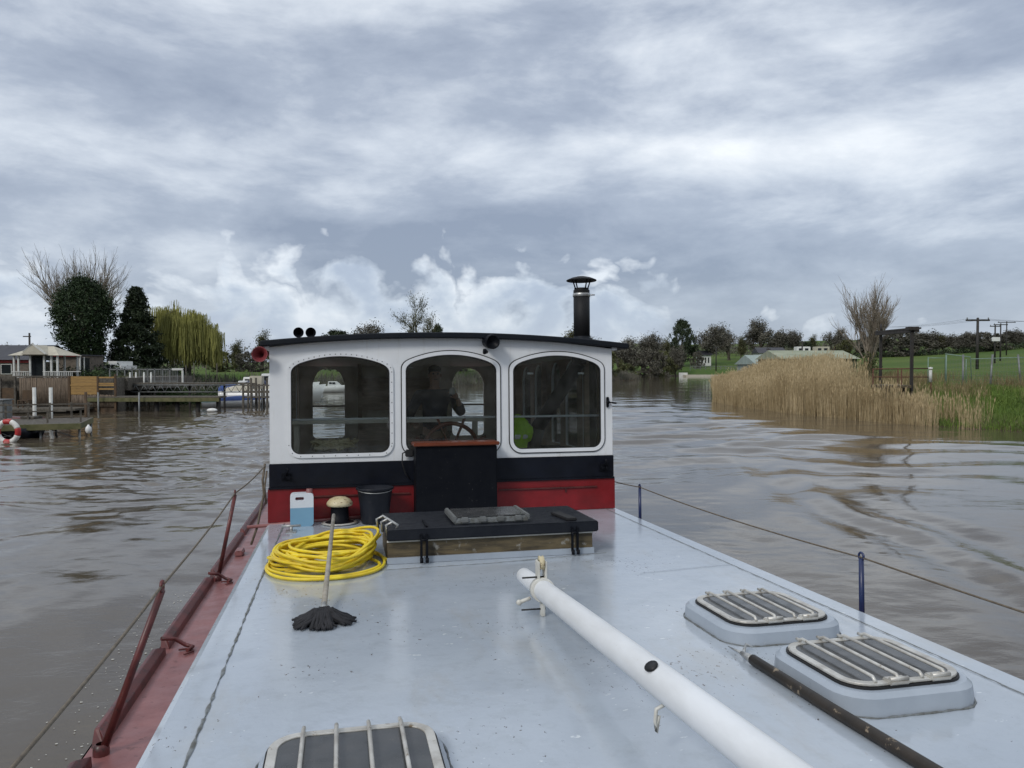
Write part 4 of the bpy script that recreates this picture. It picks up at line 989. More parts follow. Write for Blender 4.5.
def place(t,x,y,label,cat='tree',group=None,rz=0,s=1,z=None,sz=None):
    t.location=(x,y,th(x,y) if z is None else z); t.rotation_euler=(0,0,rz); t.scale=(s,s,sz or s); return tag(t,label,cat,group)
# --- left bank trees
def lobes(q,n,shape): 
    C=[]
    while len(C)<n:
        p=shape(q)
        if p: C.append(p)
    return C
def ivyshape(q):
    z=q.uniform(.3,7.5); w=float(np.interp(z,[0,1.5,3,4.2,5.4,6.4,7.1,7.5],[1.0,1.1,1.6,2.25,2.35,1.85,1.1,.3]))
    a=q.uniform(0,2*PI); r=w*q.uniform(.65,1.0)*(1+.16*math.sin(3*a+z*1.3)); return (r*math.cos(a)+(.0 if z>2.5 else .3),r*math.sin(a),z)
x,y=W(88,366,60).x,60
ivy=leafy('ivy_tree',1,'bark','ivy',lobes(random.Random(1),560,ivyshape),46,.24,.075,[(.2,0,-.3),(.1,0,2.5),(0,0,4.5),(0,0,6)],[.4,.33,.25,.12],limbs=[((0,0,3),(-1.3,.2,4.6),.15),((0,0,3.4),(1.3,0,5.2),.15)])
place(ivy,x-.35,y,'dense dark ivy-covered tree with a swollen rounded top',s=.93,sz=.97)
def conshape(q):
    z=.8+6.2*q.random()**1.25; w=2.25*(1-((z-.8)/6.4))**.9+.08; w*=1+.13*math.sin(z*5.5)
    if z<1.4: w*=.75
    a=q.uniform(0,2*PI); r=w*(q.random()**.35); return (r*math.cos(a),r*math.sin(a),z-.12*r)
con=leafy('conifer',2,'bark','conifer',lobes(random.Random(2),620,conshape),40,.17,.07,[(0,0,-.3),(0,0,3),(0,0,6.8)],[.28,.18,.03],flat=.55,elong=2.0)
place(con,W(137,366,62).x,62,'dark pointed conifer standing between the ivy tree and willow',sz=1.0)
# willow: curtains of hanging strands from an arching crown
def willow(seed):
    q=random.Random(seed); t=thing('willow',None,None); mb=MB(); mb.tube([(0,0,-.3),(.1,0,1.6),(0,0,3)],[.42,.33,.26],8,cap=False); arr=[]; 
    r=np.random.RandomState(seed); heads=[]
    for k in range(16):
        a=2*PI*k/16+q.uniform(-.2,.2); R_=q.uniform(1.4,3.3); top=(R_*math.cos(a)*.55,R_*math.sin(a)*.55,q.uniform(3.9,6.2)); end=(R_*math.cos(a),R_*math.sin(a),top[2]-q.uniform(.1,.9))
        mb.tube([(0,0,2.6),(top[0]*.5,top[1]*.5,4.0),top,end],[.13,.09,.05,.02],5,cap=False)
        for j in range(30):
            f=q.uniform(.15,1.05); heads.append((top[0]*(1-f)+end[0]*f+q.gauss(0,.4),top[1]*(1-f)+end[1]*f+q.gauss(0,.4),top[2]*(1-f)+end[2]*f+q.gauss(0,.38)))
    mb.build('trunk','bark',t); Q=[]
    for hx,hy,hz in heads:
        for s_ in range(12):
            x_=hx+q.gauss(0,.22); y_=hy+q.gauss(0,.16); z_=hz+q.uniform(-.1,.1); L=q.uniform(1.2,3.6)*min(1,hz/4.5); L=min(L,z_-.35); n=max(3,int(L/.38)); dx=q.gauss(0,.03);dy=q.gauss(0,.03)
            an=q.uniform(0,PI); w=.020
            for i in range(n):
                z0=z_-L*i/n; z1=z0-L/n*1.02; ax,ay=math.cos(an)*w,math.sin(an)*w; x2=x_+dx+q.gauss(0,.015); y2=y_+dy+q.gauss(0,.015)
                Q.append([(x_-ax,y_-ay,z0),(x_+ax,y_+ay,z0),(x2+ax,y2+ay,z1),(x2-ax,y2-ay,z1)]); x_,y_=x2,y2; an+=q.uniform(-.5,.5)
    link('crown',arr_mesh('crown',np.array(Q),4,'willow'),t); return t
wl=willow(3); place(wl,W(187,366,66).x,66,'yellow-green weeping willow with hanging curtains of twigs',s=.90,sz=.97)
def fan_tree(seed,amax=56,n=19,z0=2.8,zr=.8,L0=2.2,r0=.10,dp=4,tr=.3,spread=.42,fz=0):
    q=random.Random(seed); segs=[];tips=[]; segs.append(([Vector((0,0,-.2)),Vector((.05,0,z0*.5)),Vector((0,0,z0+zr))],[tr,tr*.85,tr*.6],9))
    for k in range(n):
        a=R(-amax+2*amax*k/(n-1)+q.uniform(-4,4)); y_=q.uniform(-.5,.5); d=Vector((math.sin(a),y_,math.cos(a)+.12)).normalized()
        grow(segs,tips,Vector((0,0,z0+q.uniform(-zr,zr))),d,L0*q.uniform(.85,1.15),r0,dp,q,spread,.10,(3,4),.009,.76)
    t=thing('bare_tree',None,None); wood(segs,dp,9,6).build('trunk','bark_pale',t); mb=wood(segs,0,dp-1,4)
    me=bpy.data.meshes.new('crown'); me.from_pydata(mb.v,[],mb.f); me.materials.append(M['bark_pale']); link('crown',me,t); return t
bt=fan_tree(5,52,21)
place(bt,W(81,366,72).x,72,'large bare tree with fan of fine branches above ivy tree',s=10.6/tall(bt))
# right bank: bare tree by the gantry, with ivy low on the trunk
b2=fan_tree(8,25,15,1.9,.9,1.75,.055,4,.13,.27)
q=random.Random(9); Q=[(q.gauss(0,.28),q.gauss(0,.28),q.uniform(.2,2.3)) for i in range(70)]
link('ivy',arr_mesh('ivy',leaf_quads(Q,26,.2,.05,9),4,'olive'),b2)
place(b2,W(869,366,54).x,54,'slender bare upright tree beside black gantry, ivy round trunk',z=1.2,s=6.7/tall(b2))
# conical bare tree behind the wheelhouse
b3=bare_tree('budding_tree',12,10.5,.22,6,'bark_pale','budding',spread=.72,up=.10,kids=(3,4),fuzz=2,fs=.045,shrink=.66,tl=.30,minr=.012,fsp=.25)
place(b3,W(419,366,100).x,104,'pale green budding tree rising above the wheelhouse roof',s=9.9/tall(b3))
# --- prototypes for the far trees
def blobtree(name,seed,leaf_m,h,w,n=150,size=.16,each=34,trunk=.2,low=.12,top=.9,bark='bark'):
    q=random.Random(seed)
    def sh(q):
        z=q.uniform(low,1.0); k=math.sin(PI*min(1,max(0,(z-low)/(1-low))*.86+.10))**.6
        a=q.uniform(0,2*PI); r=w*k*q.uniform(.35,1)*(1+.2*math.sin(3*a+seed)+.15*math.sin(z*9+a*2)); return (r*math.cos(a),r*math.sin(a),z*h)
    C=lobes(q,n,sh)
    return leafy(name,seed,bark,leaf_m,C,each,h*.03,size,[(0,0,-.3),(0,0,h*.35),(0,0,h*.75)],[h*.03,h*.022,h*.01],limbs=[((0,0,h*.3),(w*.6*math.cos(a),w*.6*math.sin(a),h*.62),h*.012) for a in (0,1.3,2.6,3.9,5.2)])
protos={}
protos['oak']=bare_tree('far_tree',21,9.0,.26,5,'bark','browntwig',spread=.62,up=.05,kids=(3,4),fuzz=8,fs=.07,shrink=.70,tl=.25,minr=.018,fsp=.22)
protos['oak2']=bare_tree('far_tree',23,8.5,.24,5,'bark','browntwig',spread=.7,up=.03,kids=(3,4),fuzz=9,fs=.07,shrink=.68,tl=.27,minr=.018,fsp=.25)
protos['bud']=bare_tree('far_tree',25,8.0,.2,5,'bark','budding',spread=.6,up=.08,kids=(3,4),fuzz=11,fs=.07,shrink=.68,tl=.26,minr=.016,fsp=.25)
protos['red']=bare_tree('far_tree',27,7.0,.18,4,'bark','redtwig',spread=.66,up=.05,kids=(4,5),fuzz=26,fs=.10,shrink=.68,tl=.28,minr=.018,fsp=.3)
protos['olive']=blobtree('far_tree',29,'olive',5.5,3.0,150,.12,46,low=.05)
protos['green']=blobtree('far_tree',31,'evergreen',8.0,3.3,170,.14,46,low=.12)
protos['brownbush']=blobtree('far_tree',33,'redtwig',5.0,3.2,150,.11,46,low=.03)
used_=set(); HT_={}
def far(kind,px,d,ytop,name,label,wscale=1,group=None,cat='tree',z=None):
    p=protos[kind]; t=p if kind not in used_ else copy_tree(p); used_.add(kind)
    Hs=HT_.setdefault(kind,tall(p))
    x=(px-512)/769*d; g=th(x,d) if z is None else z; top=2.7+(366-ytop)/769*d; s=max(.2,(top-g)/Hs)
    t.name=name; tag(t,label,cat,group); t.location=(x,d,g-.1); t.rotation_euler=(0,0,(px*1.7)%6.28); t.scale=(s*wscale,s*wscale,s); return t
FT=[ # far left and behind the wheelhouse
('green',-60,70,330,'dark evergreen at the far left edge of the bank',1.1),('brownbush',-130,66,335,'brown bushy tree beyond the left edge of the picture',1.2),
('bud',236,95,342,'low budding tree right of the willow',1.1),('bud',262,100,333,'budding round tree beside the red horn',1.0),('olive',222,88,352,'olive thicket between willow and moored boats',1.2),('brownbush',250,90,352,'brown thicket behind the moored boats',1.3),
('olive',285,92,345,'olive tree hidden partly by the wheelhouse left corner',1.2),('bud',310,95,340,'budding tree behind the left wheelhouse window',1.1),('green',338,98,331,'dark bush top showing over the roof between horns and budding tree',1.3),('oak2',358,102,326,'brown spreading bare tree top over the roof left half',1.2),
('olive',385,104,345,'olive thicket behind the pillar between left and middle windows',1.3),('green',437,112,325,'small dark evergreen just right of the budding tree',.5),('brownbush',455,112,348,'brown thicket seen through the middle window',1.4),('bud',490,118,345,'budding tree seen through the right of the middle window',1.2),
('olive',520,122,346,'olive tree behind the pillar left of the right window',1.3),('brownbush',548,128,345,'brown thicket seen through the right window arches',1.3),('bud',572,132,329,'budding tree top left of the chimney foot',1.2),('oak',590,138,334,'brown tree top right of the chimney foot',1.0),
('olive',606,140,352,'olive bush behind the right wheelhouse corner',1.3),
# right of the wheelhouse
('oak',622,190,340,'bare tree just clear of the roof end',1.3),('olive',627,160,364,'low round bush on the bank by the roof end',1.3),('oak2',642,215,336,'brown bare tree second from the roof end',1.3),('brownbush',650,190,350,'brown riverside bush near the roof end',.9),
('bud',665,225,340,'budding tree left of the ivy-clad oak',1.2),('olive',662,200,352,'tall olive riverside bush left of the ivy-clad oak',.9),('green',682,235,321,'ivy-clad dark oak standing tallest in the far treeline',.75),('red',676,205,350,'reddish riverside tree below the ivy-clad oak',.8),
('oak',706,240,327,'round brown oak immediately right of the ivy-clad oak',1.15),('brownbush',697,222,352,'brown scrub beneath the round brown oak',.7),('oak2',729,262,330,'brown oak above the green slope',1.1),('bud',741,255,338,'budding tree over the green slope',1.0),
('oak',757,262,322,'large domed bare oak above the white house',1.15),('olive',745,212,357,'olive bush at the foot of the green slope',1.0),('red',779,275,334,'reddish bare tree behind the white house',1.1),('oak2',796,280,332,'brown bare tree above the caravans',1.1),
('bud',812,275,336,'pale budding tree beyond the mossy shed roof',1.1),('green',806,270,342,'dark evergreen behind the mossy shed roof',1.2),('oak',832,268,330,'bare oak left of the slender riverside tree',1.2),('olive',846,258,340,'olive tree behind the slender riverside tree',1.2)]
for k,px,d,yt,lab,ws in FT: far(k,px,d,yt,'tree' if k not in('olive','brownbush') else 'bush',lab,ws,'trees of the far riverbank and fields','tree' if k not in('olive','brownbush') else 'bush')
HT=[(868,'brown hedge tree just right of slender tree'),(884,'hedge tree behind left gantry post'),(900,'hedge tree framed inside the gantry'),(914,'hedge tree behind right gantry post'),(928,'hedge tree right of the gantry'),(943,'hedge tree above left end of green rail'),(957,'hedge tree left of near utility pole'),(972,'hedge tree directly behind near utility pole'),(986,'hedge tree right of near utility pole'),(1000,'hedge tree behind the distant utility poles'),(1013,'hedge tree right of the distant utility poles'),(1030,'hedge tree at the right picture edge'),(1050,'hedge tree beyond the right picture edge'),(1080,'second hedge tree beyond the right picture edge')]
q=random.Random(8)
for i,(px,lab) in enumerate(HT): far(['red','oak2','brownbush','oak','red','bud'][i%6],px,255+q.uniform(-6,10),334+q.uniform(-3,4),'hedge_tree',lab,1.5 if i%6!=2 else 1.7,'trees of the field hedge')
tag(link('far_wood',arr_mesh('far_wood',leaf_quads([(x_,y_,th(x_,y_)+q.uniform(0,3.2)) for x_,y_ in [((p_-512)/769*dd,dd) for p_,dd in [(q.uniform(560,1150),q.uniform(285,330)) for i in range(1500)]]],26,.6,.2,12,.8),4,'redtwig')),'distant brown wood reading as one mass behind the fields','wood',kind='stuff')
tag(link('far_thicket',arr_mesh('far_thicket',leaf_quads([(x_,y_,th(x_,y_)+q.uniform(0,3.4)) for x_,y_ in [((p_-512)/769*dd,dd) for p_,dd in [(q.uniform(-200,610),q.uniform(112,150)) for i in range(1100)]]  if sdist(np.array([x_]),np.array([y_]))[0]>3],22,.6,.13,13,.8),4,'browntwig')),'low brown thicket filling the left bank behind the moorings','thicket',kind='stuff')
tag(link('field_hedge',arr_mesh('field_hedge',leaf_quads([((p_-512)/769*248,248+q.uniform(-1,1),th((p_-512)/769*248,248)+q.uniform(0,1.6)) for p_ in np.linspace(850,1110,420)],14,.5,.2,14,.7),4,'evergreen')),'clipped dark hedge along the top of the green field','hedge',kind='stuff')

q=random.Random(77); C=[]
while len(C)<420:
    x_=q.uniform(-32,-22); y_=q.uniform(50.2,66)
    if sdist(np.array([x_]),np.array([y_]))[0]>1.2 : C.append((x_,y_,th(x_,y_)+abs(q.gauss(0,.35))))
tag(link('undergrowth',arr_mesh('undergrowth',leaf_quads(C,34,.4,.07,21,.5),4,'evergreen')),'dark garden undergrowth behind the lattice jetty','undergrowth',kind='stuff')
# unseen trees added on the banks behind the viewer to darken window reflections
q=random.Random(78); C=[]
for i in range(3400):
    t_=q.random(); x_=-150+260*t_; y_=-99-6*q.random() if x_<-50 else (-92+ (x_+50)*.42 -8*q.random() if x_<16 else -66+ (x_-16)*2.3-8*q.random())
    if x_>34: x_=33+q.uniform(2,12); y_=q.uniform(-60,10)
    C.append((x_,y_,th(x_,y_)+q.uniform(0,11)))
for i in range(900):
    y_=q.uniform(-40,28); x_=-62-q.uniform(3,12)-(0 if y_>-20 else 8); C.append((x_,y_,th(x_,y_)+q.uniform(0,9)))
tag(link('unseen_trees',arr_mesh('unseen_trees',leaf_quads(C,22,1.2,.62,31,.8),4,'olive')),'added unseen tree mass behind the viewer, darkening reflections in the windows','wood',kind='stuff')
# ------------------------------------------------------------------ left bank: moorings, fence, buildings
def solo(mb,name,m,label,cat,group=None,bevel=0):
    return tag(mb.build(name,m,bevel=bevel),label,cat,group)
def X_(px,d): return (px-512)/769*d
def Z_(y,d): return CZ-(y-366)/769*d
# bamboo-screened quay wall, px 0..115 at about 46 m
d=45.5; xa=X_(-60,d); xb=X_(14,d); xc=X_(71,d); xd=X_(117,d)
sc_=thing('bamboo_screen','tall brown bamboo screen along the quay below the gazebo','fence',(xb,d,0))
def screen(x0,x1,z0,z1,seed):
    q=random.Random(seed); mb=MB(); x=x0
    while x<x1:
        w=q.uniform(.03,.06); mb.cyl((x+w/2,q.uniform(-.015,.015),z0),(x+w/2+q.uniform(-.02,.02),q.uniform(-.015,.015),z1+q.uniform(-.05,.03)),w/2,n=5); x+=w*1.0
    return mb
screen(.3,xc-xb,.32,2.05,1).build('cane_panel','bamboo',sc_)
mb=MB(); mb.box((0,-.06,2.05),(xc-xb,.06,2.12)); mb.build('top_rail','grey_wood',sc_)
mb=MB(); 
for t_ in (0,.33,.66,1): mb.box(((xc-xb)*t_-.05,.05,-.6),((xc-xb)*t_+.05,.15,2.1))
mb.build('post','grey_wood',sc_)
qw=thing('quay_wall','dark timber quay wall left of the bamboo screen','wall',(xa,d+.1,0))
mb=MB(); mb.box((0,0,-.6),(xb-xa,.2,1.4)); mb.build('boards','brown_wood',qw); mb=MB(); mb.box((0,-.05,1.95),(xb-xa,.1,2.1)); 
for t_ in np.linspace(0,1,6): mb.box(((xb-xa)*t_-.05,-.06,-.4),((xb-xa)*t_+.05,.06,2.05))
mb.build('rails','grey_wood',qw)
yf=thing('board_fence','new yellow board fence with dark bamboo below, beside the tall screen','fence',(xc,d-.2,0))
mb=MB(); 
for k in range(6): mb.box((.1,-.02,1.02+.18*k),(1.68,.02,1.02+.18*k+.172))
mb.build('yellow_boards','yellow_wood',yf)
mb=MB()
for z in (1.30,1.62,1.98): mb.box((1.7,-.03,z),(xd-xc,.0,z+.09))
mb.box((0.05,-.04,1.52),(xd-xc,-.02,1.6)); mb.build('rails','yellow_wood',yf)
mb=MB(); 
for x in (0.02,1.7,xd-xc): mb.box((x-.05,-.06,.1),(x+.05,.06,2.22 if x>2 else 2.1))
mb.build('post','brown_wood',yf)
screen(.1,xd-xc,.28,1.0,3).build('cane_panel','bamboo',yf)
mb=MB(); mb.box((0,.05,-.6),(xd-xc,.2,.9)); mb.build('backing','brown_wood',yf)
# terrace behind the screen
mb=MB(); mb.box((X_(-60,46)-2,46.0,-.6),(X_(113,46),47.4,1.98)); mb.box((X_(-60,46)-2,47.4,1.2),(X_(116,46),57,1.97))
tag(mb.build('terrace','grey_wood'),None,None,None,'structure')
# gazebo
gd=48.5; gx0=X_(13,gd); gx1=X_(58,gd); gw=gx1-gx0
g=thing('gazebo','white wooden gazebo with pale gabled roof on the quay terrace','gazebo',(gx0,gd,1.97))
for x,y in ((0,0),(.28,0),(1.02,0),(1.9,0),(2.35,0),(gw-.1,0),(0,2.2),(gw-.1,2.2),(1.02,2.2),(1.9,2.2)):
    MB().box((x,y,0),(x+.10,y+.10,1.42)).build('post','bargewhite',g)
mb=MB(); hip=[(-.2,-.2,1.40),(gw+.2,-.2,1.40),(gw+.2,2.4,1.40),(-.2,2.4,1.40),(.9,1.1,2.0),(gw-.9,1.1,2.0)]
mb.add(hip,[(0,1,5,4),(1,2,5),(2,3,4,5),(3,0,4),(0,3,2,1)])
cxg=1.5; mb.add([(cxg-.8,-.35,1.45),(cxg+.8,-.35,1.45),(cxg,-.35,2.05),(cxg-.8,1.1,1.45),(cxg+.8,1.1,1.45),(cxg,1.1,2.05)],[(0,2,5,3),(1,4,5,2),(0,1,2)])
mb.build('roof','creamcover',g)
mb=MB(); 
for s_ in (-1,1): mb.box((0,-.02,-.05),(1.02,.02,.05),tf=Matrix.Translation((cxg,-.40,2.10))@Matrix.Rotation(s_*-0.64 if s_<0 else 0,4,'X')@Matrix.Rotation(.64 if s_>0 else PI-.64,4,'Y'))
mb.blocks((cxg,-.38,2.13),.06,amp=0); mb.build('bargeboard','bargewhite',g)
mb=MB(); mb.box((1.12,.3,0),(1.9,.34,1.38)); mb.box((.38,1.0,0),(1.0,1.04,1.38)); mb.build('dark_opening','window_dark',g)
mb=MB()
for k in range(34): 
    x=.05+k*(gw+1.0)/34
    if 1.1<x<1.9: continue
    mb.box((x,-.12,0),(x+.03,-.09,.36))
mb.box((0,-.13,.36),(1.05,-.08,.40)); mb.box((1.95,-.13,.36),(gw+1.5,-.08,.40)); mb.build('balustrade','bargewhite',g)
# house with dark roof and sheds
hd=56; hx0=X_(-95,hd); hx1=X_(31,hd)
h=thing('house','stone bungalow with long dark slate roof behind the gazebo','house',(hx0,hd,1.95)); L=hx1-hx0
mb=MB(); mb.box((0,0,0),(L,6,1.0)); mb.build('wall','stone',h)
mb=MB(); mb.box((-.1,-.12,1.0),(L+.1,-.0,1.22)); mb.build('fascia','red',h)
mb=MB(); mb.add([(-.2,-.3,1.2),(L+.2,-.3,1.2),(L+.2,3,2.35),(-.2,3,2.35),(-.2,6.3,1.2),(L+.2,6.3,1.2)],[(0,1,2,3),(3,2,5,4),(0,3,4),(1,5,2),(0,4,5,1)]); rf=mb.build('roof','slate',h)
for x in (2,4.5,7):
    w=MB().box((x,-.04,.15),(x+.8,.0,.9)).build('window','bargewhite',h); MB().box((x+.06,-.05,.2),(x+.74,-.042,.85)).build('pane','window_dark',w)
sd=52; sx0=X_(58,sd); sx1=X_(80,sd)
h=thing('shed','stone garden shed with red-edged flat roof beside the gazebo','shed',(sx0,sd,1.95)); L=sx1-sx0
MB().box((0,0,0),(L,3,1.45)).build('wall','stone',h); MB().box((-.15,-.2,1.45),(L+.1,3.2,1.52)).build('roof','slate',h); MB().box((-.15,-.23,1.40),(L+.1,-.2,1.54)).build('fascia','red',h)
mb=MB(); mb.box((L,-.1,0),(L+.08,-.02,1.45)); mb.box((L+.2,.1,0),(L+.25,.15,1.35)); mb.build('post','bargewhite',h)
mb=MB(); mb.box((L-.02,-.02,.1),(L+.01,1.2,1.3)); mb.build('door','window_dark',h)
# utility pole left
up=thing('utility_pole','short utility pole above the bungalow roof at far left','pole',(X_(30,62),62,1.9)); MB().cyl((0,0,0),(0,0,Z_(333,62)-1.9),.09,.07,n=8).build('pole','blacksteel',up); MB().box((-.5,-.05,Z_(337,62)-1.9),(.1,.05,Z_(337,62)-1.82)).build('crossarm','blacksteel',up)
# small palm near roof
pm=thing('palm','spiky palm leaning out beside the bungalow gable','palm',(X_(43,54),54,1.95)); MB().cyl((0,0,0),(0,0,1.3),.08,.06,n=7).build('trunk','bark',pm)
mb=MB(); q=random.Random(2)
for k in range(26):
    a=q.uniform(0,2*PI); e=q.uniform(-.2,.9); mb.add([(0,0,1.3),(.5*math.cos(a)-.03,.5*math.sin(a),1.3+.5*e),(.95*math.cos(a),.95*math.sin(a),1.25+.5*e),(.5*math.cos(a)+.03,.5*math.sin(a)+.03,1.3+.5*e)],[(0,1,2,3)])
mb.build('fronds','evergreen',pm)
# caravan behind the ivy tree
cv=thing('caravan','small pale rounded caravan parked behind the garden bushes','caravan',(X_(98,55),55.5,1.9))
MB().box((0,0,.25),(1.25,3,1.15),bev=.32).build('body','gel',cv); mb=MB(); mb.box((.33,-.012,.65),(.60,.0,.9)); mb.box((.68,-.012,.65),(.95,.0,.9)); mb.build('window','window_dark',cv)
for y in (1.3,): 
    for x in (0.02,1.08): MB().cyl((x,y,.24),(x+.15,y,.24),.24,n=16).build('wheel','rubber',cv)
# garden shrubs
for i,(px,d,w,hh,lab) in enumerate(((150,53,1.9,1.0,'low rounded shrub beside the conifer foot'),(166,54.5,2.6,1.25,'broad clipped shrub under the willow'),(128,53.5,1.2,.9,'small leafy shrub at the right of the caravan'),(100,51,1.6,.9,'green shrub below the caravan'),(196,56,2.4,1.1,'dark shrub under the right of the willow'),(218,60,2.4,1.6,'dark shrub behind the teal dinghy'))):
    q=random.Random(i+40); C=[(q.gauss(0,w*.3),q.gauss(0,.5),abs(q.gauss(hh*.4,hh*.28))) for k in range(90)]
    t=leafy('shrub',i+40,'bark','shrub' if i not in(2,) else 'olive',C,36,.14,.05,[(0,0,-.2),(0,0,hh*.5)],[.06,.03]); place(t,X_(px,d),d,lab,'shrub','garden shrubs on the left bank')
# person-sized dark statue-like shrub stem left out; truss gangway (px 113..252)
gd=48; gx0=X_(115,gd); gx1=X_(256,gd)
tg=thing('truss_jetty','long steel lattice jetty carrying planks along the left bank','jetty',(gx0,gd,0)); L=gx1-gx0
zt=Z_(383.5,gd); zb=Z_(392,gd)
MB().box((0,0,zt-.04),(L,1.3,zt+.04)).build('deck','grey_wood',tg)
mb=MB(); mb.cyl((0,-.02,zt-.10),(L,-.02,zt-.10),.035,n=6); mb.cyl((0,-.02,zb),(L,-.02,zb),.03,n=6); n=17
for i in range(n):
    x0=L*i/n; x1=L*(i+.5)/n; x2=L*(i+1)/n; mb.cyl((x0,-.02,zb),(x1,-.02,zt-.1),.018,n=5); mb.cyl((x1,-.02,zt-.1),(x2,-.02,zb),.018,n=5)
mb.build('lattice','steel',tg)
mb=MB()
for t_ in (.02,.25,.5,.75,.98): mb.cyl((L*t_,.6,-1),(L*t_,.6,zt),.07,n=8)
mb.build('pile','blacksteel',tg)
# garden railing standing on it
rl=thing('garden_railing','grey panel railing above the lattice jetty','railing',(X_(113,50),49.6,0)); L=X_(180,50)-X_(113,50); z0=Z_(383,50)
mb=MB(); mb.box((0,-.03,z0+.85),(L,.03,z0+.92)); mb.box((0,-.02,z0+.1),(L,.02,z0+.15))
mb.build('rail','steel',rl); mb=MB(); 
for k in range(10): mb.box((L*k/9-.03,-.03,z0-.3),(L*k/9+.03,.03,z0+.95))
mb.build('post','steel',rl); mb=MB()
for k in range(40): 
    if k>14: mb.box((L*k/40-.01,-.01,z0+.1),(L*k/40+.01,.01,z0+.87))
mb.build('bars','steel',rl)
for i,px in enumerate((130,136,144,151)):
    solo(MB().cyl((X_(px,48.6),48.6,zt-.4),(X_(px,48.6),48.6,zt+.62),.055,n=8).lathe([(.06,.62),(.05,.68),(0,.7)],(X_(px,48.6),48.6,zt),8),'bollard_post','bargewhite',['first','second','third','fourth'][i]+' white mooring post from the left on lattice jetty','post','white posts on the lattice jetty')
solo(MB().box((X_(179.5,49),49.3,zt),(X_(181,49),49.4,zt+.9)).box((X_(170,49),49.28,zt+.82),(X_(181,49),49.42,zt+.95)),'gate_frame','bargewhite','white gate frame at the right end of the garden railing','gate')
pt=thing('plant_pot','terracotta trough with small plants at the jetty end','pot',(X_(120,48.3),48.4,zt+.04)); MB().box((-.35,-.15,0),(.35,.15,.25),bev=.02).build('trough','terracotta',pt); link('plants',arr_mesh('plants',leaf_quads([(q.uniform(-.3,.3),0,.32) for k in range(20)],14,.06,.03,3),4,'olive'),pt)
# thin poles and frames on the jetty to the right
for i,px in enumerate((186,194,206,217)):
    solo(MB().cyl((X_(px,48.9),48.9,zt-.3),(X_(px,48.9),48.9,zt+1.15+.12*(i%2)),.03,n=6),'thin_post','grey_wood',['first','second','third','fourth'][i]+' thin grey post from the left near the moored boats','post','thin posts on the lattice jetty')
# low floating pontoon with green planks, px 88..218
pd=45.2; z1=Z_(396.5,pd)
po=thing('pontoon','low floating walkway with algae-green planks in front of the lattice jetty','pontoon',(X_(86,pd),pd,0)); L=X_(219,pd)-X_(86,pd)
MB().box((0,0,z1-.10),(L,1.2,z1),bev=.01).build('deck','grey_wood',po); MB().box((0,-.04,z1-.3),(L,.0,z1-.08)).build('fascia','green_wood',po)
mb=MB()
for t_ in np.linspace(.03,.97,7): mb.cyl((L*t_,.5,-1),(L*t_,.5,z1-.05),.14,n=8)
mb.build('float','blacksteel',po)
for i,px in enumerate((97,138)): solo(MB().cyl((X_(px,44.8),44.9,-1),(X_(px,44.8),44.9,z1+.25),.05,n=7),'pontoon_pile','steel',['left','right'][i]+' short grey pile in front of the floating walkway','pile','piles by the floating walkway')
# front jetty at the left edge (px 0..90) with rails
jd=30.0; zj=Z_(421.5,jd)
j=thing('landing_stage','nearest grey timber landing stage on thin legs at the left edge','jetty',(X_(-40,jd),jd,0)); L=X_(84,jd)-X_(-40,jd)
mb=MB(); n=34
for k in range(n): mb.box((L*k/n+.01,-1.0+.9*0,zj-.05),(L*(k+1)/n-.01,2.6,zj))
mb.build('deck','grey_wood',j)
MB().box((0,-1.06,zj-.22),(L,-1.0,zj+.0)).box((L-.06,-1.0,zj-.22),(L,2.6,zj-.01)).build('edge_beam','green_wood',j)
for t_ in (.12,.42,.72,.985): 
    for y in (-.8,2.4): MB().cyl((L*t_,y,-1.1),(L*t_,y,zj-.05),.045,n=7).build('leg','steel',j)
mb=MB(); mb.cyl((L*.42,-.85,.0),(L*.72,-.85,zj-.1),.02,n=5); mb.cyl((L*.42,-.85,zj-.2),(L*.6,-.85,-.1),.02,n=5); mb.cyl((L*.72,-.8,zj-.1),(L*.98,-.8,-.05),.02,n=5); mb.build('brace','steel',j)
j.location=(X_(84,jd)-L*math.cos(.38),jd-L*math.sin(.38),0); j.rotation_euler=(0,0,.38)
r2=thing('stage_railing','grey timber railing round the nearest landing stage','railing',(X_(84,jd)-L*math.cos(.38)-2.3*math.sin(.38),jd-L*math.sin(.38)+2.3*math.cos(.38),zj),.38); zr=.62
for t_ in (.05,.2,.36,.52,.68,.84,.97): MB().box((L*t_-.035,-.035,0),(L*t_+.035,.035,.66)).build('post','grey_wood',r2)
MB().box((0,-.05,.56),(L,.0,.62)).box((0,-.05,.28),(L*.8,.0,.33)).build('rail','grey_wood',r2)
for t_ in (.75,.98): MB().box((L*t_-.03,-2.6,0),(L*t_+.03,-2.54,.45)).build('post','grey_wood',r2)
for i,px in enumerate((34,50.5)): solo(MB().cyl((X_(px,33.6),33.6,-1.1),(X_(px,33.6),33.6,Z_(387.5,33.6)),.075,n=10),'mooring_pile','bargewhite',['left','right'][i]+' tall whitewashed pile rising behind the landing stage','pile','tall white piles by the landing stage')
solo(MB().cyl((X_(85.5,33),33,-1.1),(X_(85.5,33),33,Z_(392,33)),.06,n=8),'mooring_pile','brown_wood','short dark pile behind the landing stage corner','pile')
# fender buoy on the corner
fb=thing('fender','white round fender hanging at the landing stage corner','fender',(X_(88,jd-1.1),jd-1.12,.15)); MB().lathe([(0,0),(.10,.05),(.15,.18),(.13,.32),(.05,.42),(.03,.46),(0,.47)],(0,0,0),16).build('buoy','gel',fb); MB().cyl((0,0,.45),(-.08,.06,zj-.16),.012,n=5).build('rope','wire',fb)
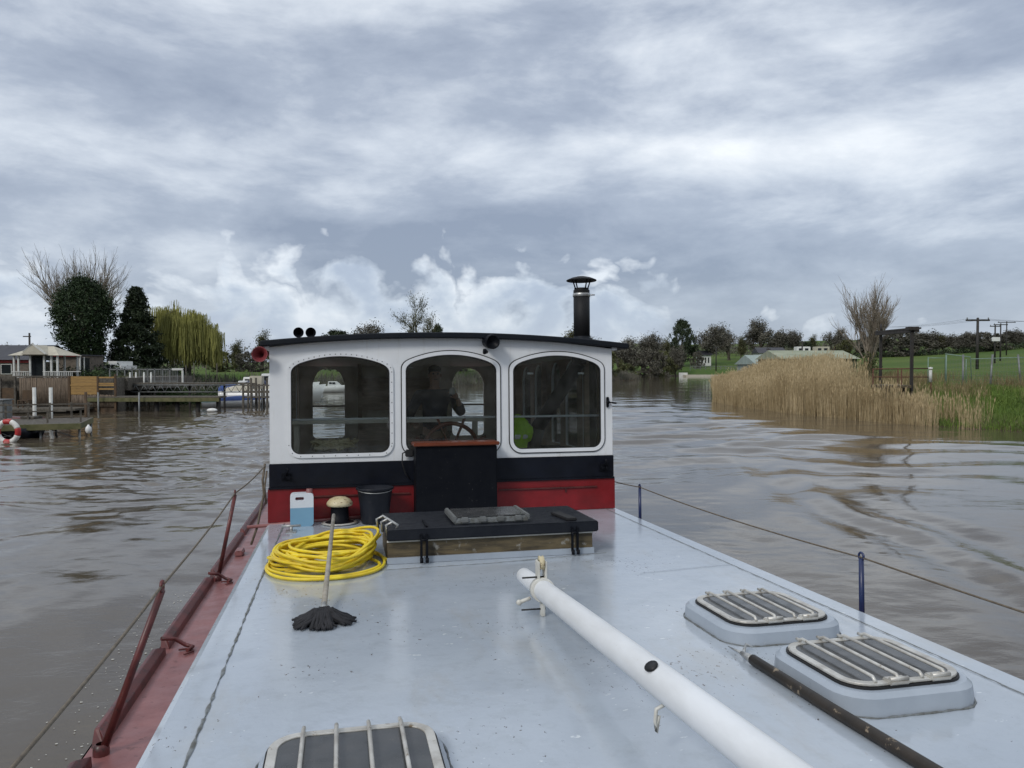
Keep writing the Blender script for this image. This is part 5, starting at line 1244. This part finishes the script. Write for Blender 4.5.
# lifebuoy
lf=thing('lifebuoy','red and white ring lifebuoy hung on the landing stage edge','lifebuoy',(X_(6,27.2),27.25,Z_(432,27.2)))
def ringseg(a0,a1,r=.33,rr=.085): return [(r*math.cos(a0+(a1-a0)*i/8),0,r*math.sin(a0+(a1-a0)*i/8)) for i in range(9)]
mb=MB(); mr=MB()
lf.scale=(1.1,1.1,1.1); fb.scale=(.75,.75,.75)
for k in range(4):
    a=PI/4+k*PI/2; mb.tube(ringseg(a-.45,a+.45),.085,10); mr.tube(ringseg(a+.45,a+PI/2-.45),.087,10)
mb.build('white_ring','ringwhite',lf); mr.build('red_bands','ringred',lf)
# cluttered box and cart on the landing stage
solo(MB().box((X_(-6,32),31.6,zj),(X_(9,32),32.2,zj+.75),bev=.02).box((X_(-7,32),31.55,zj+.75),(X_(10,32),32.25,zj+.79)),'storage_box','steel','grey storage box at the left end of the landing stage','box')
solo(MB().box((X_(30,32),31.3,zj),(X_(44,32),31.9,zj+.10),bev=.02),'pallet','grey_wood','flat grey pallet lying beside the left white pile','pallet')
hb2=thing('folded_chair','weathered brown wooden chair standing by the bamboo screen','chair',(X_(17,43.5),44.2,.30))
MB().box((-.3,-.25,.40),(.3,.25,.45)).build('seat','brown_wood',hb2); MB().box((-.3,.22,.45),(.3,.27,1.0)).build('backrest','brown_wood',hb2)
for x in (-.27,.27):
    for y in (-.22,.22): MB().box((x-.03,y-.03,0),(x+.03,y+.03,.4)).build('leg','brown_wood',hb2)
qs=MB().box((X_(-20,44.6),43.4,.18),(X_(86,44.6),45.4,.30)); tag(qs.build('quay_platform','grey_wood'),'narrow plank platform at the foot of the bamboo screen','platform')
# ---- boats
def hullmesh(L,Wd,H,flare=.7,bowrake=.35,n=14):
    mb=MB(); secs=[]
    for i in range(n+1):
        t=i/n; w=Wd/2*(1-max(0,(t-.55)/.45)**2.2); w=max(w,.03); x=t*L; sh=H*(1+.28*t*t); rk=bowrake*max(0,t-.6)/.4
        secs.append([(x+rk,-w,sh),(x+rk*.5,-w*.93,sh*.5),(x,-w*flare,0),(x,0,-.18*(1-t)),(x,w*flare,0),(x+rk*.5,w*.93,sh*.5),(x+rk,w,sh)])
    vs=[p for s_ in secs for p in s_]; fs=[]
    for i in range(n):
        for k in range(6): fs.append((i*7+k,i*7+k+1,(i+1)*7+k+1,(i+1)*7+k))
        fs.append((i*7+6,i*7,(i+1)*7,(i+1)*7+6))
    fs.append(tuple(range(7))); mb.add(vs,fs,True); return mb
def cruiser(px,d,rz,L,label,cover=None,hullc='gel',cab=True,s=1,Hh=.75):
    t=thing('motor_cruiser',label,'boat',(X_(px,d),d,.02),rz,'boats moored on the left bank'); t.scale=(s,s,s)
    hullmesh(L,L*.34,Hh).build('hull',hullc,t)
    MB().box((L*.02,-L*.166,Hh*.86),(L*.6,L*.166,Hh*.93),bev=.01).build('rubbing_strake','navycover',t)
    if cab:
        w=L*.13; c=MB(); z=Hh*1.02
        c.add([(L*.30,-w,z),(L*.82,-w*.55,z),(L*.82,w*.55,z),(L*.30,w,z),(L*.33,-w*.85,z+.62),(L*.62,-w*.7,z+.62),(L*.62,w*.7,z+.62),(L*.33,w*.85,z+.62)],[(0,1,5,4),(1,2,6,5),(2,3,7,6),(3,0,4,7),(4,5,6,7)])
        cb=c.build('cabin','gel',t,.03)
        mb=MB(); 
        for sg in (-1,1):
            for a0,a1 in ((.36,.45),(.47,.57)): 
                y=w*.97*sg*.93; mb.box((L*a0,y-.012,z+.26),(L*a1,y+.012,z+.5))
        mb.build('window','window_dark',cb)
    if cover:
        mb=MB(); z=Hh*1.0; n=8; vs=[];fs=[]
        for i in range(n+1):
            x=L*(.0+.36*i/n) if cab else L*(.0+.9*i/n); wv=L*.16*(1 if cab else (1-max(0,(i/n-.5)/.5)**2*.8)); hh=(.5 if cab else .32)*(math.sin(PI*(.18+.64*i/n)))
            vs+=[(x,-wv,z),(x,-wv*.6,z+hh*.8),(x,0,z+hh),(x,wv*.6,z+hh*.8),(x,wv,z)]
        for i in range(n):
            for k in range(4): fs.append((i*5+k,i*5+k+1,(i+1)*5+k+1,(i+1)*5+k))
        fs+=[(0,1,2,3,4),tuple(n*5+k for k in range(5))]
        mb.add(vs,fs); mb.build('cover',cover,t)
    return t
cruiser(219,56,.25,3.6,'white motor cruiser with blue cover moored right of the willow','bluecover',s=1.15)
cruiser(238,60,.15,3.8,'white cruiser with bare cabin between blue cover and navy canopy boats',None,s=1.5)
cruiser(218,50.6,.1,3.4,'open boat under a bright blue cover behind the lattice jetty','bluecover','gel',cab=False,Hh=.4)
cruiser(228,51.4,.0,2.6,'small boat under a peaked cream canvas cover by the jetty end','creamcover','gel',cab=False,Hh=.7,s=1.45)
cruiser(243,55,.35,3.8,'large cruiser with navy canopy moored behind the wheelhouse corner','navycover',s=1.4)
cruiser(203,50.4,.0,1.9,'little dinghy under a teal cover near the thin posts','tealcover','gel',cab=False,Hh=.3)
cruiser(229,62,-.3,4.2,'white cruiser lying beyond the blue-covered cruiser',None,s=1.3)
cruiser(251,63,.1,2.4,'white cruiser half hidden by the wheelhouse corner and red horn',None,s=1.3)
c_=cruiser(319,79,.15,3.6,'white cabin cruiser seen through the left wheelhouse window',None,s=.8); 
cruiser(34,28.8,PI*.97,3.4,'low black hull moored at the far left under the landing stage',None,'navy',cab=False,Hh=.38)
cruiser(38,33.6,PI*.98,2.4,'small dark red dinghy lying under the landing stage',None,'darkred',cab=False,Hh=.42)
bx=thing('utility_box','beige utility cabinet on legs at the jetty end','cabinet',(X_(256,48.2),48.3,0)); MB().box((-.38,-.2,Z_(389,48)-.0),(.4,.25,Z_(376,48)),bev=.02).build('cabinet','creamcover',bx)
for x in (-.32,.3): MB().box((x,-.1,-.6),(x+.08,.0,Z_(389,48))).build('leg','steel',bx)
mb=MB(); L=X_(275,46.8)-X_(243,46.8)
jt=thing('timber_jetty','low timber jetty frame beside the wheelhouse left corner','jetty',(X_(243,46.8),46.8,0))
for k in range(5): 
    for y in (0,.9): MB().box((L*k/4-.05,y-.05,-1),(L*k/4+.05,y+.05,Z_(378 if k%2 else 384,46.8))).build('post','grey_wood',jt)
MB().box((0,-.07,Z_(393,46.8)),(L,-.03,Z_(391,46.8)+.03)).box((0,-.07,Z_(386,46.8)),(L,-.03,Z_(385,46.8)+.02)).build('rail','grey_wood',jt); MB().box((0,0,Z_(398,46.8)),(L,1,Z_(397,46.8)+.02)).build('deck','grey_wood',jt)
solo(MB().blocks((X_(213,45),44.8,.12),.16,amp=.03,sc3=(2.0,1,.8)),'float_buoy','gel','white float lying at the right end of the floating walkway','buoy')

# ------------------------------------------------------------------ right bank
# black gantry
ga=thing('gantry','black timber gantry frame standing among the reeds','gantry',(X_(880.5,41),41,0))
x2=X_(911.5,37.5)-X_(880.5,41); y2=-3.5
zt1=Z_(333.5,41); zt2=Z_(331,37.5)
MB().box((-.06,-.06,.3),(.06,.06,zt1+.05),bev=.01).build('post','blacksteel',ga); MB().box((x2-.065,y2-.065,.2),(x2+.065,y2+.065,zt2),bev=.01).build('post','blacksteel',ga)
MB().cyl((0,0,zt1+.05),(0,0,Z_(324,41)),.05,n=6).build('spike','blacksteel',ga)
def beam(a,b,w,h):
    a=Vector(a);b=Vector(b);d=(b-a).normalized(); s_=Vector((-d.y,d.x,0)).normalized()*w; u_=Vector((0,0,h))
    return MB().add([a-s_-u_,a+s_-u_,a+s_+u_,a-s_+u_,b-s_-u_,b+s_-u_,b+s_+u_,b-s_+u_],[(0,1,2,3),(7,6,5,4),(0,4,5,1),(1,5,6,2),(2,6,7,3),(3,7,4,0)])
beam((-.15,.1,zt1-.03),(x2+.16,y2-.16,zt2+.0),.12,.07).build('beam','blacksteel',ga)
beam((-.12,.1,zt1+.09),(x2+.2,y2-.2,zt2+.13),.15,.04).build('cap_board','blacksteel',ga)
MB().box((x2-.24,y2-.2,zt2+.02),(x2+.26,y2+.2,zt2+.2),bev=.02).build('beam_end','blacksteel',ga)
# rust railing and platform
xr0=X_(873,39.5); xr1=X_(931,39.5)
rr2=thing('rusty_railing','rusty red-brown tubular railing behind the gantry','railing',(xr0,39.5,0)); L=xr1-xr0
MB().cyl((0,0,Z_(369,39.5)),(L,0,Z_(368.5,39.5)),.03,n=6).cyl((0,0,Z_(377,39.5)),(L,0,Z_(377,39.5)),.025,n=6).build('rail','rust',rr2)
for t_ in (0,.43,.49,1): MB().cyl((L*t_,0,.5),(L*t_,0,Z_(368.5,39.5)),.03,n=6).build('post','rust',rr2)
solo(MB().box((X_(872,38.5),37.2,Z_(386,38.5)-.06),(X_(898,38.5),38.6,Z_(385,38.5)+.02)).box((X_(876,38.5),37.4,.2),(X_(878,38.5),37.5,Z_(386,38.5))).box((X_(892,38.5),37.4,.2),(X_(894,38.5),37.5,Z_(386,38.5))),'timber_platform','timber','small timber platform at the foot of left gantry post','platform')
solo(MB().cyl((X_(930.5,38),38,1.9),(X_(930.5,38),38,Z_(370,38)),.075,n=12).lathe([(.10,0),(.10,.08),(0,.1)],(X_(930.5,38),38,Z_(369,38)),12),'white_marker_post','bargewhite','short white-topped post at right end of the rusty railing','post')
# pale green handrails
gr=thing('green_handrail','pale green tubular handrail enclosure behind the right bank','railing',(X_(928,44),44,0))
def rp(px,y,d=44): return (X_(px,d)-X_(928,44),d-44,Z_(y,d))
mb=MB(); mb.tube([rp(929,358),rp(945,358),rp(945,384)],.024,6); mb.tube([rp(945,354),rp(970,357),rp(972,384)],.028,6); mb.tube([rp(966,359),rp(966,384)],.024,6); mb.tube([rp(970,359),rp(1040,357)],.025,6); mb.build('rail','greenrail',gr)
mb=MB(); mb.tube([rp(928,357),rp(928,384)],.024,6); mb.tube([rp(946,355),rp(946,388)],.04,6); mb.build('post','greenrail',gr)
gp=thing('wire_fence','wire mesh stock fence with pale leaning posts at right edge','fence',(X_(950,43),43,0))
for px,lean in ((963,0),(991,.08),(1020,-.12),(1050,.05)): 
    x=X_(px,43)-X_(950,43); MB().cyl((x-lean,0,1.0),(x+lean,0,Z_(354.5,43)),.055,n=7).build('post','steel',gp)
mb=MB(); x0=X_(950,43)-X_(950,43); x1=X_(1055,43)-X_(950,43)
for k in range(8): mb.cyl((x0,0,1.5+.22*k),(x1,0,1.5+.22*k),.006,n=4,cap=False)
for k in range(36): mb.cyl((x0+(x1-x0)*k/35,0,1.5),(x0+(x1-x0)*k/35,0,3.04),.005,n=4,cap=False)
mb.build('mesh','steel',gp)
# utility poles and wires
def upole(px,d,ytop,label,arm=1.6,tr=False):
    g0=th(X_(px,d),d); t=thing('utility_pole',label,'pole',(X_(px,d),d,g0),0,'utility poles across the field'); hh=Z_(ytop,d)-g0
    MB().cyl((0,0,-.2),(0,0,hh),.17,.13,n=8).build('pole','blacksteel',t); MB().box((-arm,-.08,hh-.35),(arm,.08,hh-.17)).build('crossarm','blacksteel',t)
    mb=MB()
    for k in (-1,0,1): mb.cyl((k*arm*.9,0,hh-.17),(k*arm*.9,0,hh+.05),.06,n=6)
    mb.build('insulator','steel',t)
    if tr: MB().box((-.7,-.5,hh-3.2),(.7,-.05,hh-2.4),bev=.05).build('transformer','gel',t)
    return (X_(px,d),d,g0+hh-.1)
p1=upole(977,85,318,'nearest tall utility pole with wide crossarm beyond the fence',1.3)
p2=upole(994.5,150,325,'distant utility pole carrying a pale transformer box',1.0,True)
p3=upole(1000,165,323.5,'distant utility pole just right of the transformer pole',1.5)
p4=upole(1006,200,321.5,'farthest small utility pole of the field row',2.3)
ln=MB(); 
for k in (-1,0,1): 
    ln.tube(sag((p1[0]+k*1.1,p1[1],p1[2]),(X_(860,110)+k,112,Z_(325,110)),.5,10),.012,4); ln.tube(sag((p1[0]+k*1.1,p1[1],p1[2]),(X_(1120,70)+k,70,Z_(316,70)),.4,10),.012,4)
solo(ln,'power_lines','blacksteel','thin power lines running from the nearest utility pole','power line')
fl=[upole(716,205,347,'short pole on the far shore beside the slipway',.6),upole(768,170,348,'slim pole in front of the pale green shed roof',.5),upole(802,140,341,'slim pole in front of the mossy shed roof',.5)]
# sheds
def ridge_shed(px0,px1,d,yeave,yridge,depth,wm,rm,label,ext=0):
    x0=X_(px0,d);x1=X_(px1,d); z0=th((x0+x1)/2,d)-.5; t=thing('shed',label,'shed',(x0,d,z0)); L=x1-x0; ze=Z_(yeave,d)-z0; zr=Z_(yridge,d+depth/2)-z0
    MB().box((0,0,0),(L,depth,ze)).build('wall',wm,t)
    MB().add([(-.4,-.5,ze-.05),(L+.4,-.5,ze-.05),(L+.4-ext,depth/2,zr),(-.4+ext,depth/2,zr),(-.4,depth+.5,ze-.05),(L+.4,depth+.5,ze-.05),(-.4,-.5,ze+.1),(L+.4,-.5,ze+.1)],[(0,1,2,3),(3,2,5,4),(0,3,4),(1,5,2),(0,4,5,1)]).build('roof',rm,t)
    mb=MB(); 
    for k in range(3): mb.box((L*(.15+.28*k),-.03,ze*.35),(L*(.15+.28*k)+L*.12,.0,ze*.8))
    mb.build('door','window_dark',t); return t
ridge_shed(783,857,118,358.5,350.5,12,'wallgreen','greenroof','long shed with mossy cream sheet roof behind the reeds')
ridge_shed(757,800,135,364,355,12,'paleroof','paleroof','shed with pale green sheet roof left of the mossy one')
hs=ridge_shed(759,785,232,353,347.5,6,'bargewhite','slate','white farmhouse among the trees above the sheds')
ridge_shed(700,711,236,355,350.5,5,'bargewhite','slate','tiny white cottage under the round brown oak')
for i,(px,d,lab) in enumerate(((797,240,'white static caravan right of the white farmhouse'),(816,238,'cream static caravan above the mossy shed roof'))):
    g0=Z_(355,d); t=thing('static_caravan',lab,'caravan',(X_(px,d),d,g0),0,'static caravans on the hillside'); MB().box((0,0,.3),(4.2,3,2.6),bev=.12).build('body','gel' if i==0 else 'creamcover',t); MB().box((.5,-.02,1.3),(1.6,0,2.1)).box((2.4,-.02,1.3),(3.5,0,2.1)).build('window','window_dark',t); MB().box((.4,.3,-.4),(3.8,2.8,.3)).build('skirt','blacksteel',t)
# far shore sign, slipway, fence
sg=thing('far_sign','small white board on posts at the far slipway','sign',(X_(679,197),197,th(X_(679,197),197)-.2)); MB().box((0,0,1.0),(2.2,.1,2.4)).build('board','bargewhite',sg)
for x in (.2,1.9): MB().box((x,.1,-.3),(x+.12,.2,2.0)).build('post','blacksteel',sg)
fc=thing('far_fence','grey rail fence along the far river bend','fence',(X_(690,212),212,th(X_(705,212),212)))
for k in range(12): MB().box((k*1.4,0,-.5),(k*1.4+.15,.15,1.1)).build('post','steel',fc)
MB().box((0,-.05,.9),(15.6,.0,1.05)).box((0,-.05,.4),(15.6,.0,.5)).build('rail','steel',fc)
solo(MB().box((X_(684,196),194,-.6),(X_(722,196),198,.45),bev=.05),'slipway_wall','creamcover','pale concrete quay edge at the far river bend','wall')

# ------------------------------------------------------------------ sky, sun, camera
w=bpy.data.worlds.new('World'); sc.world=w; w.use_nodes=True; nt=w.node_tree; nt.nodes.clear()
out=nt.nodes.new('ShaderNodeOutputWorld'); bg=nt.nodes.new('ShaderNodeBackground'); nt.links.new(bg.outputs[0],out.inputs[0])
sky=nt.nodes.new('ShaderNodeTexSky'); sky.sky_type='NISHITA'; sky.sun_disc=False
SUN_EL,SUN_AZ=38,215      # sun behind thin cloud, behind the viewer to the left (azimuth clockwise from +Y)
sky.sun_elevation=R(SUN_EL); sky.sun_rotation=R(SUN_AZ)
tc=nt.nodes.new('ShaderNodeTexCoord'); sp=nt.nodes.new('ShaderNodeSeparateXYZ'); nt.links.new(tc.outputs['Generated'],sp.inputs[0])
gen=tc.outputs['Generated']
def wn(scale,det,rough,stretch,dist=0,off=(0,0,0)):
    mp=nt.nodes.new('ShaderNodeMapping'); mp.inputs['Scale'].default_value=stretch; mp.inputs['Location'].default_value=off; nt.links.new(gen,mp.inputs[0])
    n=nt.nodes.new('ShaderNodeTexNoise'); n.inputs['Scale'].default_value=scale; n.inputs['Detail'].default_value=det; n.inputs['Roughness'].default_value=rough; n.inputs['Distortion'].default_value=dist
    nt.links.new(mp.outputs[0],n.inputs['Vector']); return n.outputs['Fac']
el=sp.outputs['Z']
soft=wn(1.9,8,.56,(1,1,2.8),.2,(3.1,1.7,.4)); wisp=wn(5.0,9,.6,(1,1,2.6),.2,(0,5,2)); low=wn(1.2,3,.5,(1,1,2.5),0,(8,2,1))
# layered stratus: bands in elevation bent by noise
elw=math_(nt,'ADD',el,math_(nt,'MULTIPLY',math_(nt,'SUBTRACT',low,.5),.16))
band=ramp(nt,elw,[(.0,(.34,)*3),(.06,(.30,)*3),(.125,(.20,)*3),(.185,(.20,)*3),(.225,(.50,)*3),(.265,(.66,)*3),(.31,(.34,)*3),(.37,(.36,)*3),(.44,(.62,)*3),(.7,(.72,)*3),(1,(.95,)*3)])
bsep=nt.nodes.new('ShaderNodeRGBToBW'); nt.links.new(band,bsep.inputs[0])
dens=math_(nt,'ADD',math_(nt,'ADD',math_(nt,'MULTIPLY',bsep.outputs[0],.62),math_(nt,'MULTIPLY',math_(nt,'SUBTRACT',soft,.5),1.5)),math_(nt,'MULTIPLY',math_(nt,'SUBTRACT',wisp,.5),1.0))
strat=ramp(nt,math_(nt,'ADD',dens,.12),[(.05,(2.2,2.6,3.4)),(.32,(3.3,3.75,4.55)),(.55,(5.2,5.65,6.3)),(.85,(7.6,7.9,8.2))])
# cumulus bank low over the horizon

cu0=wn(8.5,9,.58,(1,1,1.35),.2,(1.3,.2,.7)); bil=wn(11,4,.5,(1,1,1.3),.3,(4.3,.9,.2)); cu1=math_(nt,'ADD',math_(nt,'MULTIPLY',cu0,.72),math_(nt,'MULTIPLY',math_(nt,'ABSOLUTE',math_(nt,'SUBTRACT',bil,.5)),1.7)); cub=wn(1.9,2,.5,(1,1,.2),0,(2.2,4,1)); 
top=math_(nt,'ADD',math_(nt,'MULTIPLY',cub,.22),.034)
# the bank is highest ahead-left and dies out to the right
xr=nt.nodes.new('ShaderNodeMapRange'); xr.interpolation_type='SMOOTHSTEP'; nt.links.new(sp.outputs['X'],xr.inputs[0]); xr.inputs[1].default_value=.10; xr.inputs[2].default_value=.34; xr.inputs[3].default_value=0; xr.inputs[4].default_value=-.15; sx=xr.outputs[0]
edge=math_(nt,'SUBTRACT',math_(nt,'ADD',math_(nt,'ADD',top,sx),math_(nt,'MULTIPLY',math_(nt,'SUBTRACT',cu1,.5),.34)),math_(nt,'ADD',el,.0))
cmask=ramp(nt,edge,[(0.0,(0,)*3),(.016,(.35,)*3),(.05,(1,)*3)])
shade=math_(nt,'ADD',math_(nt,'MULTIPLY',edge,-3.4),math_(nt,'ADD',math_(nt,'MULTIPLY',cu0,2.6),-.56))
ccol=ramp(nt,shade,[(.05,(3.0,3.5,4.6)),(.38,(3.8,4.4,5.4)),(.62,(5.3,5.85,6.6)),(.84,(6.8,7.2,7.7))])
sepm=nt.nodes.new('ShaderNodeRGBToBW'); nt.links.new(cmask,sepm.inputs[0])
c1=mixc(nt,math_(nt,'MULTIPLY',sepm.outputs[0],.85),strat,ccol)
horizon=ramp(nt,el,[(0,(1,)*3),(.10,(0,)*3)]); hsep=nt.nodes.new('ShaderNodeRGBToBW'); nt.links.new(horizon,hsep.inputs[0])
c2=mixc(nt,math_(nt,'MULTIPLY',hsep.outputs[0],.40),c1,(3.5,4.1,5.1))
# a little of the clear sky shows through the cloud
c3=mixc(nt,.90,sky.outputs[0],c2)
nt.links.new(c3,bg.inputs[0]); bg.inputs[1].default_value=.1
sun=bpy.data.lights.new('sun','SUN'); sun.energy=1.1; sun.angle=R(14); sun.color=(1,.96,.9); so=bpy.data.objects.new('sun',sun); COL.objects.link(so)
az=R(SUN_AZ); dirv=Vector((math.sin(az)*math.cos(R(SUN_EL)),math.cos(az)*math.cos(R(SUN_EL)),math.sin(R(SUN_EL)))); so.rotation_euler=dirv.to_track_quat('Z','Y').to_euler(); so.location=(0,0,60)
cam=bpy.data.cameras.new('camera'); co=bpy.data.objects.new('camera',cam); COL.objects.link(co); sc.camera=co
cam.sensor_width=36; cam.lens=36*769/1024; cam.clip_end=6000; cam.clip_start=.05
co.location=(0,0,CZ); co.rotation_euler=(PI/2-math.atan(18/769),0,0)
vs_=sc.view_settings; vs_.view_transform='Standard'; vs_.look='None'; vs_.gamma=1; vs_.use_curve_mapping=False; vs_.exposure=.42

# loose islands of these parts become parts of their own
def islands(o):
    me=o.data; par=list(range(len(me.vertices)))
    def fnd(a):
        while par[a]!=a: par[a]=par[par[a]]; a=par[a]
        return a
    for e in me.edges:
        a,b=fnd(e.vertices[0]),fnd(e.vertices[1])
        if a!=b: par[a]=b
    g={}
    for p in me.polygons: g.setdefault(fnd(p.vertices[0]),[]).append(p.index)
    return list(g.values())
for o in list(sc.objects):
    if o.type=='MESH' and o.parent and o.name.split('.')[0] in {'red_moulding','float','frame_clips','window','post','pile','leg','insulator','door','frame_screws','side_panes','eaves','lid_batten','side_rail','rails','rail','window_dark','red_bands','white_ring','charts','glass_stickers','lid_hinge','cabin_posts','brace','rear_window_bar','sheave_cheek','split_pin','eyes_and_mouth','nose_and_ears','lid_shackle'}:
        gs=islands(o)
        if 1<len(gs)<60:
            me=o.data; nm={'frame_screws':'screw','frame_clips':'clip','side_panes':'side_pane','rails':'rail','charts':'chart','glass_stickers':'sticker','cabin_posts':'cabin_post','red_bands':'red_band','eyes_and_mouth':'facial_feature','nose_and_ears':'facial_part'}.get(o.name.split('.')[0],o.name.split('.')[0])
            for gi in gs:
                vi={}; vs=[];fs=[];sm=[]
                for pi in gi:
                    p=me.polygons[pi]; f=[]
                    for v in p.vertices:
                        if v not in vi: vi[v]=len(vs); vs.append(me.vertices[v].co[:])
                        f.append(vi[v])
                    fs.append(f); sm.append(p.use_smooth)
                m2=bpy.data.meshes.new(nm); m2.from_pydata(vs,[],fs); m2.polygons.foreach_set('use_smooth',sm); m2.materials.append(me.materials[0])
                n=bpy.data.objects.new(nm,m2); COL.objects.link(n); n.parent=o.parent
            for c in list(o.children): c.parent=o.parent
            bpy.data.objects.remove(o)

sc.cycles.max_bounces=8; sc.cycles.transparent_max_bounces=16
